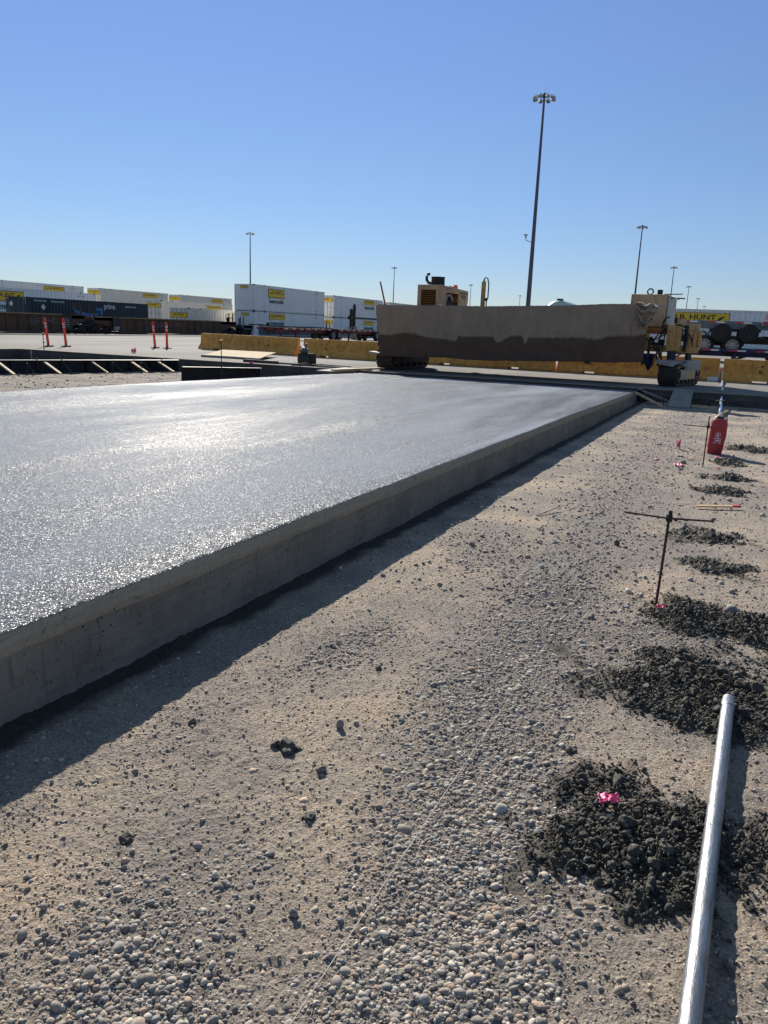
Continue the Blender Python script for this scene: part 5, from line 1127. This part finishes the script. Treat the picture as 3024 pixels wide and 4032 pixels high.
# ------------------------------------------------------------------ rail cars
WB = mat('well_brown', '#58402f', .75, .1, .28, 1.4, '#2f2622', .6, .15, 20, (1, 1, .4))
WG = mat('well_grey', '#5c6468', .7, .1, .2, 1.2, '#3d4244', .5, .12)
WK = mat('running_gear', '#2b2724', .8, .3, .3, 4, '#3a322c', .4, .2)
WT = mat('well_top', '#8b7659', .7, .1, .25, 2, '#5a4a3a', .5, .1)
GRAF = mat('graffiti', '#8f8782', .8, 0, .3, 8)
def well_car(label, y0, y1, m, ztop, near_end=True, far_end=True, x=-50.0, grp="well cars of the nearest train"):
    L = y1 - y0; t = thing("rail_well_car", label, "rail car", (x, y0, .0), group=grp)
    mb = MB(); mb.box(-.12, 0, 0, L, .35, ztop - .1); mb.box(-2.72, -2.6, 0, L, .35, ztop - .1); mb.box(-2.6, -.12, 0, L, .30, .36)
    for k in range(int(L / 1.05) + 1):
        yy = min(k * 1.05, L - .06); mb.box(0, .07, yy, yy + .07, .37, ztop - .12)
    mb.build("side_wall", m, t, smooth=False)
    mb = MB(); mb.box(-.2, .14, 0, L, ztop - .1, ztop); mb.box(-2.8, -2.5, 0, L, ztop - .1, ztop); mb.build("top_chord", WT if m is WB else m, t, smooth=False)
    mb = MB(); mb.box(-.06, .1, 0, L, .24, .36); mb.build("bottom_sill", m, t, smooth=False)
    for e_, s_ in ((0, -1), (L, 1)):
        if (e_ == 0 and not near_end) or (e_ == L and not far_end): continue
        a0, a1 = sorted((e_, e_ + s_ * 2.9)); mb = MB(); mb.box(-2.5, -.2, a0, a1, ztop - .35, ztop - .05)
        mb.prism([(e_, .4), (e_, ztop - .1), (e_ + s_ * 2.6, ztop - .1), (e_ + s_ * 2.7, ztop - .5), (e_ + s_ * .9, .75)], 0, -.32, -.2); mb.build("end_platform", m, t, smooth=False)
        mb = MB()
        for k in ((1.7, 2.35) if s_ > 0 else (2.55, 3.1)): mb.cyl((-.3, e_ + s_ * k, ztop - .05), (-.3, e_ + s_ * k, ztop + .85), .07, .06, 8)
        mb.build("corner_guide", m, t)
        # truck with two axles
        mb = MB(); yc = e_ + s_ * 1.75
        mb.prism([(yc - 1.2, .45), (yc - .9, .75), (yc - .4, .8), (yc - .3, .55), (yc + .3, .55), (yc + .4, .8), (yc + .9, .75), (yc + 1.2, .45), (yc + .9, .33), (yc - .9, .33)], 0, -.5, -.32); mb.build("truck_frame", WK, t, smooth=False)
        for dy in (-.85, .85): mb = MB(); mb.cyl((-.62, yc + dy, .46), (-.48, yc + dy, .46), .46, .46, 20); mb.cyl((-2.2, yc + dy, .46), (-2.06, yc + dy, .46), .46, .46, 20); mb.cyl((-2.2, yc + dy, .46), (-.4, yc + dy, .46), .09, .09, 10); mb.build("wheelset", WK, t)
    return t
w = well_car("brown well car at the left picture edge with pale scrawls on its ribbed wall", 33.5, 47.2, WB, 1.68, False, True)
mb = MB(); mb.box(.08, .09, 14.6 - .9, 15.6 - .9, .45, 1.55); pn = mb.build("black_panel", SK, w, smooth=False)
mb = MB()
for k in range(5): mb.box(.094, .098, 13.9, 14.4, .7 + k * .14, .75 + k * .14)
mb.build("panel_marks", GRAF, pn, smooth=False)
rs = np.random.default_rng(4)
def scrawl(t, y0, z0, ww, hh, n=3):
    mb = MB()
    for k in range(n):
        a = rs.random(8) * 6; pts = [(.082, y0 + ww * (k + .5 * math.sin(i * .9 + a[0]) + i * .08) / n, z0 + hh * (.5 + .45 * math.sin(i * 1.3 + a[1]) * math.cos(i * .5 + a[2]))) for i in range(14)]; mb.tube(pts, .012, 5)
    mb.build("scrawl", GRAF, t)
scrawl(w, 10.4, .7, 1.2, .7); scrawl(w, 12.2, .8, .8, .6, 2)
w = well_car("second brown well car, white figures on a black panel at its near end", 53.6, 68.6, WB, 1.60, True, True)
mb = MB(); mb.box(.08, .09, -.8, .1, .38, 1.5); pn = mb.build("black_panel", SK, w, smooth=False); text("lettering", "125T", WHITE, pn, (.094, -.68, .50), (0, 1, 0), (0, 0, 1), .66, .26, .003, .02)
scrawl(w, 4.4, .65, 1.6, .7); scrawl(w, 7.2, .7, 1.0, .7, 2)
# black coupling platform with the hand brake wheel
w = well_car("grey well car under the nearest double stack, white reporting marks on dark patches", 75.5, 90.4, WG, 1.30, True, True)
mb = MB(); mb.box(.08, .09, 2.9, 6.1, .45, .98); pn = mb.build("dark_patch", SK, w, smooth=False); text("lettering", "BNSF 211210", GRAF, pn, (.094, 3.05, .58), (0, 1, 0), (0, 0, 1), 2.9, .28, .003, .02)
mb = MB(); mb.box(.08, .09, 1.2, 2.3, .45, 1.1); mb.build("dark_patch", mat('patch_grey', '#343a3e', .7, 0, .2), w, smooth=False)
mb = MB(); mb.box(-2.5, -.25, -5.4, -2.9, 1.05, 1.25); mb.box(-.4, -.28, -5.5, -5.2, .9, 2.0); mb.box(-.35, -.27, -4.6, -4.5, 1.2, 2.05); mb.box(-.35, -.27, -3.4, -3.3, 1.2, 2.0); mb.bar((-.3, -5.2, 1.95), (-.3, -4.5, 1.9), .06); mb.box(-.32, .0, -1.6, 2.4, 1.32, 1.42); mb.prism([(1.7, 1.3), (1.7, 1.62), (2.1, 1.66), (2.3, 1.3)], 0, -.1, .05); mb.build("brake_platform", WK, w)
mb = MB(); n = 18; mb.tube([(-.2, -5.6 + .32 * math.cos(2 * math.pi * k / n), 2.02 + .32 * math.sin(2 * math.pi * k / n)) for k in range(n + 1)], .03, 6)
for k in range(4): mb.bar((-.2, -5.6, 2.02), (-.2, -5.6 + .32 * math.cos(k * 1.57 + .4), 2.02 + .32 * math.sin(k * 1.57 + .4)), .025)
mb.build("brake_wheel", WK, w)
well_car("well car under the second double stack behind the red chassis", 94.4, 108.2, WG, 1.12, True, True)
well_car("brown well car carrying the dark teal container, behind the front train", 47.4, 64.2, WB, .8, False, False, -54.3, "well cars of the second train")

# dark steel post with a long arm, by the red chassis
t = thing("steel_post_frame", "dark steel post frame with a long level arm in front of the double stacks", "post frame", (-40, 79.2, PAVE))
mb = MB(); mb.box(-.12, .12, .25, .5, 1.4, 3.75); mb.cyl((0, .38, 3.7), (0, .38, 3.86), .14, .1, 8); mb.box(-.13, .13, -.52, -.2, .9, 3.3); mb.build("upright", PDRK, t, smooth=False)
mb = MB(); mb.box(-.1, .1, -1.1, 6.6, 2.25, 2.45); mb.box(-.14, .14, -.9, -.1, 2.18, 2.55); mb.box(-.08, .08, -.3, .3, 3.05, 3.18); mb.build("arm", PDRK, t, smooth=False)
mb = MB(); mb.box(-.28, .28, 0, .62, 0, 1.45); mb.build("base_box", mat('base_tan', '#8b8272', .7, 0, .2, 3), t, bevel=.02)
mb = MB(); mb.bar((.2, -2.2, 0), (.2, -.6, 1.35), .06); mb.bar((-.2, -2.2, 0), (-.2, -.6, 1.35), .06)
for k in range(6): mb.bar((-.2, -2.0 + k * .25, .17 + k * .21), (.2, -2.0 + k * .25, .17 + k * .21), .05)
mb.build("ladder", PGRY, t)

# ------------------------------------------------------------------ right-hand trailers
TH = R(-72)       # their long sides face the slab
def face_frame(x, y, ang): return (x, y, PAVE), ang
c = container("long white corrugated container behind the stacked chassis at the right", -9.0, 59.4, 1.0, 16.15, 2.72, CW, FRM, 'door', .22, None)
c.rotation_euler = (0, 0, R(-90 + 9))
sign(c, 'side', 3.5, 1.62, 4.5, .80, False, .56)
MB().box(.0, .006, 10.4, 10.46, 2.05, 2.45).build("red_dash", TAPER, c, smooth=False)
sup = chassis("trailer_chassis", "hidden chassis carrying the long white container at the right", 15.2, CHGRY, (-8.9, 59.2, PAVE), R(-81), (11.4, 12.7), rim=RIMW, zdeck=1.0, r=.42, grp="chassis at the right", tape=False)
base = Vector((-3.45, 44.7, PAVE)); ra = R(-90 + 4)
chassis("trailer_chassis", "blue chassis at the bottom of the stacked pile, red and white tape along its side", 13.0, CHBLU, base, ra, (9.5, 10.8), rim=RIMW, zdeck=1.06, r=.45, grp="stacked chassis at the right")
chassis("trailer_chassis", "middle chassis of the stacked pile, silver-rimmed wheels resting on the blue one", 13.0, PDRK, base + Vector((.25, .3, .72)), ra, (1.35, 2.72), rim=RIMW, zdeck=1.02, r=.50, grp="stacked chassis at the right", legs=False, tape=False)
chassis("trailer_chassis", "grey chassis on top of the stacked pile, dark dual wheels hanging below its bed", 13.0, CHGRY, base + Vector((.1, .0, 1.36)), ra, (2.30, 3.60), rim=RIMD, zdeck=1.12, r=.48, grp="stacked chassis at the right", legs=False)

# pale tank showing above the tarp
t = thing("water_tank", "pale green-white round-backed tank showing above the brown tarp", "tank", (-13.1, 60.0, PAVE))
mb = MB(); n = 28
pr_ = [(0, .02), (.1, .6), (.25, .9), (.5, 1.08), (.7, 1.12), (4.6, 1.12), (4.8, 1.08), (5.1, .8), (5.25, .02)]; P = []
for q in pr_: P += [(q[1] * math.cos(2 * math.pi * k / n), q[0], 2.85 + q[1] * math.sin(2 * math.pi * k / n)) for k in range(n + 1)]
mb.grid(P, len(pr_), n + 1); mb.build("shell", mat('tank_pale', '#b4bdb0', .5, 0, .08, 2, '#8e9688', .3, .04), t)
mb = MB(); mb.cyl((0, .9, 3.9), (0, .9, 4.08), .25, .25, 14); mb.build("hatch", PDRK, t)
mb = MB(); mb.box(-.9, .9, .9, 1.2, 0, 2.1); mb.box(-.9, .9, 4.0, 4.3, 0, 2.1); mb.build("cradle", PDRK, t)

# ------------------------------------------------------------------ high-mast lights
POLE = mat('mast_steel', '#5b5a63', .5, .6, .12, 2, '#45454d', .3, .03)
LUM = mat('luminaire_shell', '#a9a99c', .5, .1, .15, 6, '#76766c', .4, .05)
LENS = mat('luminaire_glass', '#3a3a3c', .25, 0, .1)
def mast(label, x, y, rz=0, cam_arm=False):
    t = thing("light_mast", label, "light mast", (x, y, PAVE), (0, 0, rz), "high light masts over the yard"); H = 30.8
    MB().cyl((0, 0, 0), (0, 0, H - .2), .34, .13, 16).build("pole", POLE, t)
    MB().cyl((0, 0, 0), (0, 0, .5), .55, .5, 16).build("base", mat('mast_base', '#8b877f', .8), t)
    mb = MB(); n = 24; mb.tube([(.5 * math.cos(2 * math.pi * k / n), .5 * math.sin(2 * math.pi * k / n), H - .35) for k in range(n + 1)], .05, 6)
    for k in range(8): a = 2 * math.pi * (k + .5) / 8; mb.bar((.1 * math.cos(a), .1 * math.sin(a), H - .35), (1.1 * math.cos(a), 1.1 * math.sin(a), H - .3), .06)
    mb.cyl((0, 0, H - .5), (0, 0, H), .22, .18, 12); mb.cyl((0, 0, H), (0, 0, H + 1.0), .012, .008, 5); mb.build("head_ring", POLE, t)
    for k in range(8):
        a = 2 * math.pi * (k + .5) / 8; p = Vector((1.22 * math.cos(a), 1.22 * math.sin(a), H - .62)); mb = MB()
        mb.obox(p, (.52, .40, .26), (0, R(8), a)); mb.cyl(p + Vector((0, 0, .1)), p + Vector((0, 0, .36)), .05, .05, 6); L_ = mb.build("luminaire", LUM, t, bevel=.04)
        MB().obox(p - Vector((0, 0, .15)), (.48, .36, .05), (0, R(8), a)).build("lens", LENS, L_)
    if cam_arm:
        mb = MB(); mb.tube([(0, 0, 13.0), (-.6, 0, 13.15), (-.95, 0, 13.3), (-.98, 0, 13.6)], .05, 6); mb.cyl((-.98, 0, 13.55), (-.98, 0, 13.8), .12, .10, 10); mb.obox((-1.0, 0, 13.92), (.5, .22, .16), (0, .1, 0)); mb.build("camera_arm", PGRY, t)
    return t
m0 = mast("tallest nearest light mast with a camera arm partway up, rising behind the tarp", -26.7, 104.6, .2, True)
m1 = mast("light mast behind the tan power box, second tallest in the right row", -28.6, 228.0, .3)
for lab, x, y in (("light mast just right of the power box, third in the right row", -30.2, 356.9), ("light mast over the long white container, fourth in the right row", -31.9, 485.5),
                  ("small light mast over the long white container, fifth in the right row", -33.7, 625.2), ("tiniest light mast over the long white container, last of the right row", -35.4, 767.5),
                  ("light mast rising behind the nearest double stack of containers", -155.0, 229.0), ("light mast left of the machine's engine house, above the tarp's left end", -162.0, 365.2),
                  ("small light mast between the engine house and the yellow steering mast", -166.0, 498.4), ("tiny light mast just left of the tallest mast's foot", -168.9, 633.7)):
    copy_thing(m1, lab, (x, y, PAVE), .25, "high light masts over the yard")
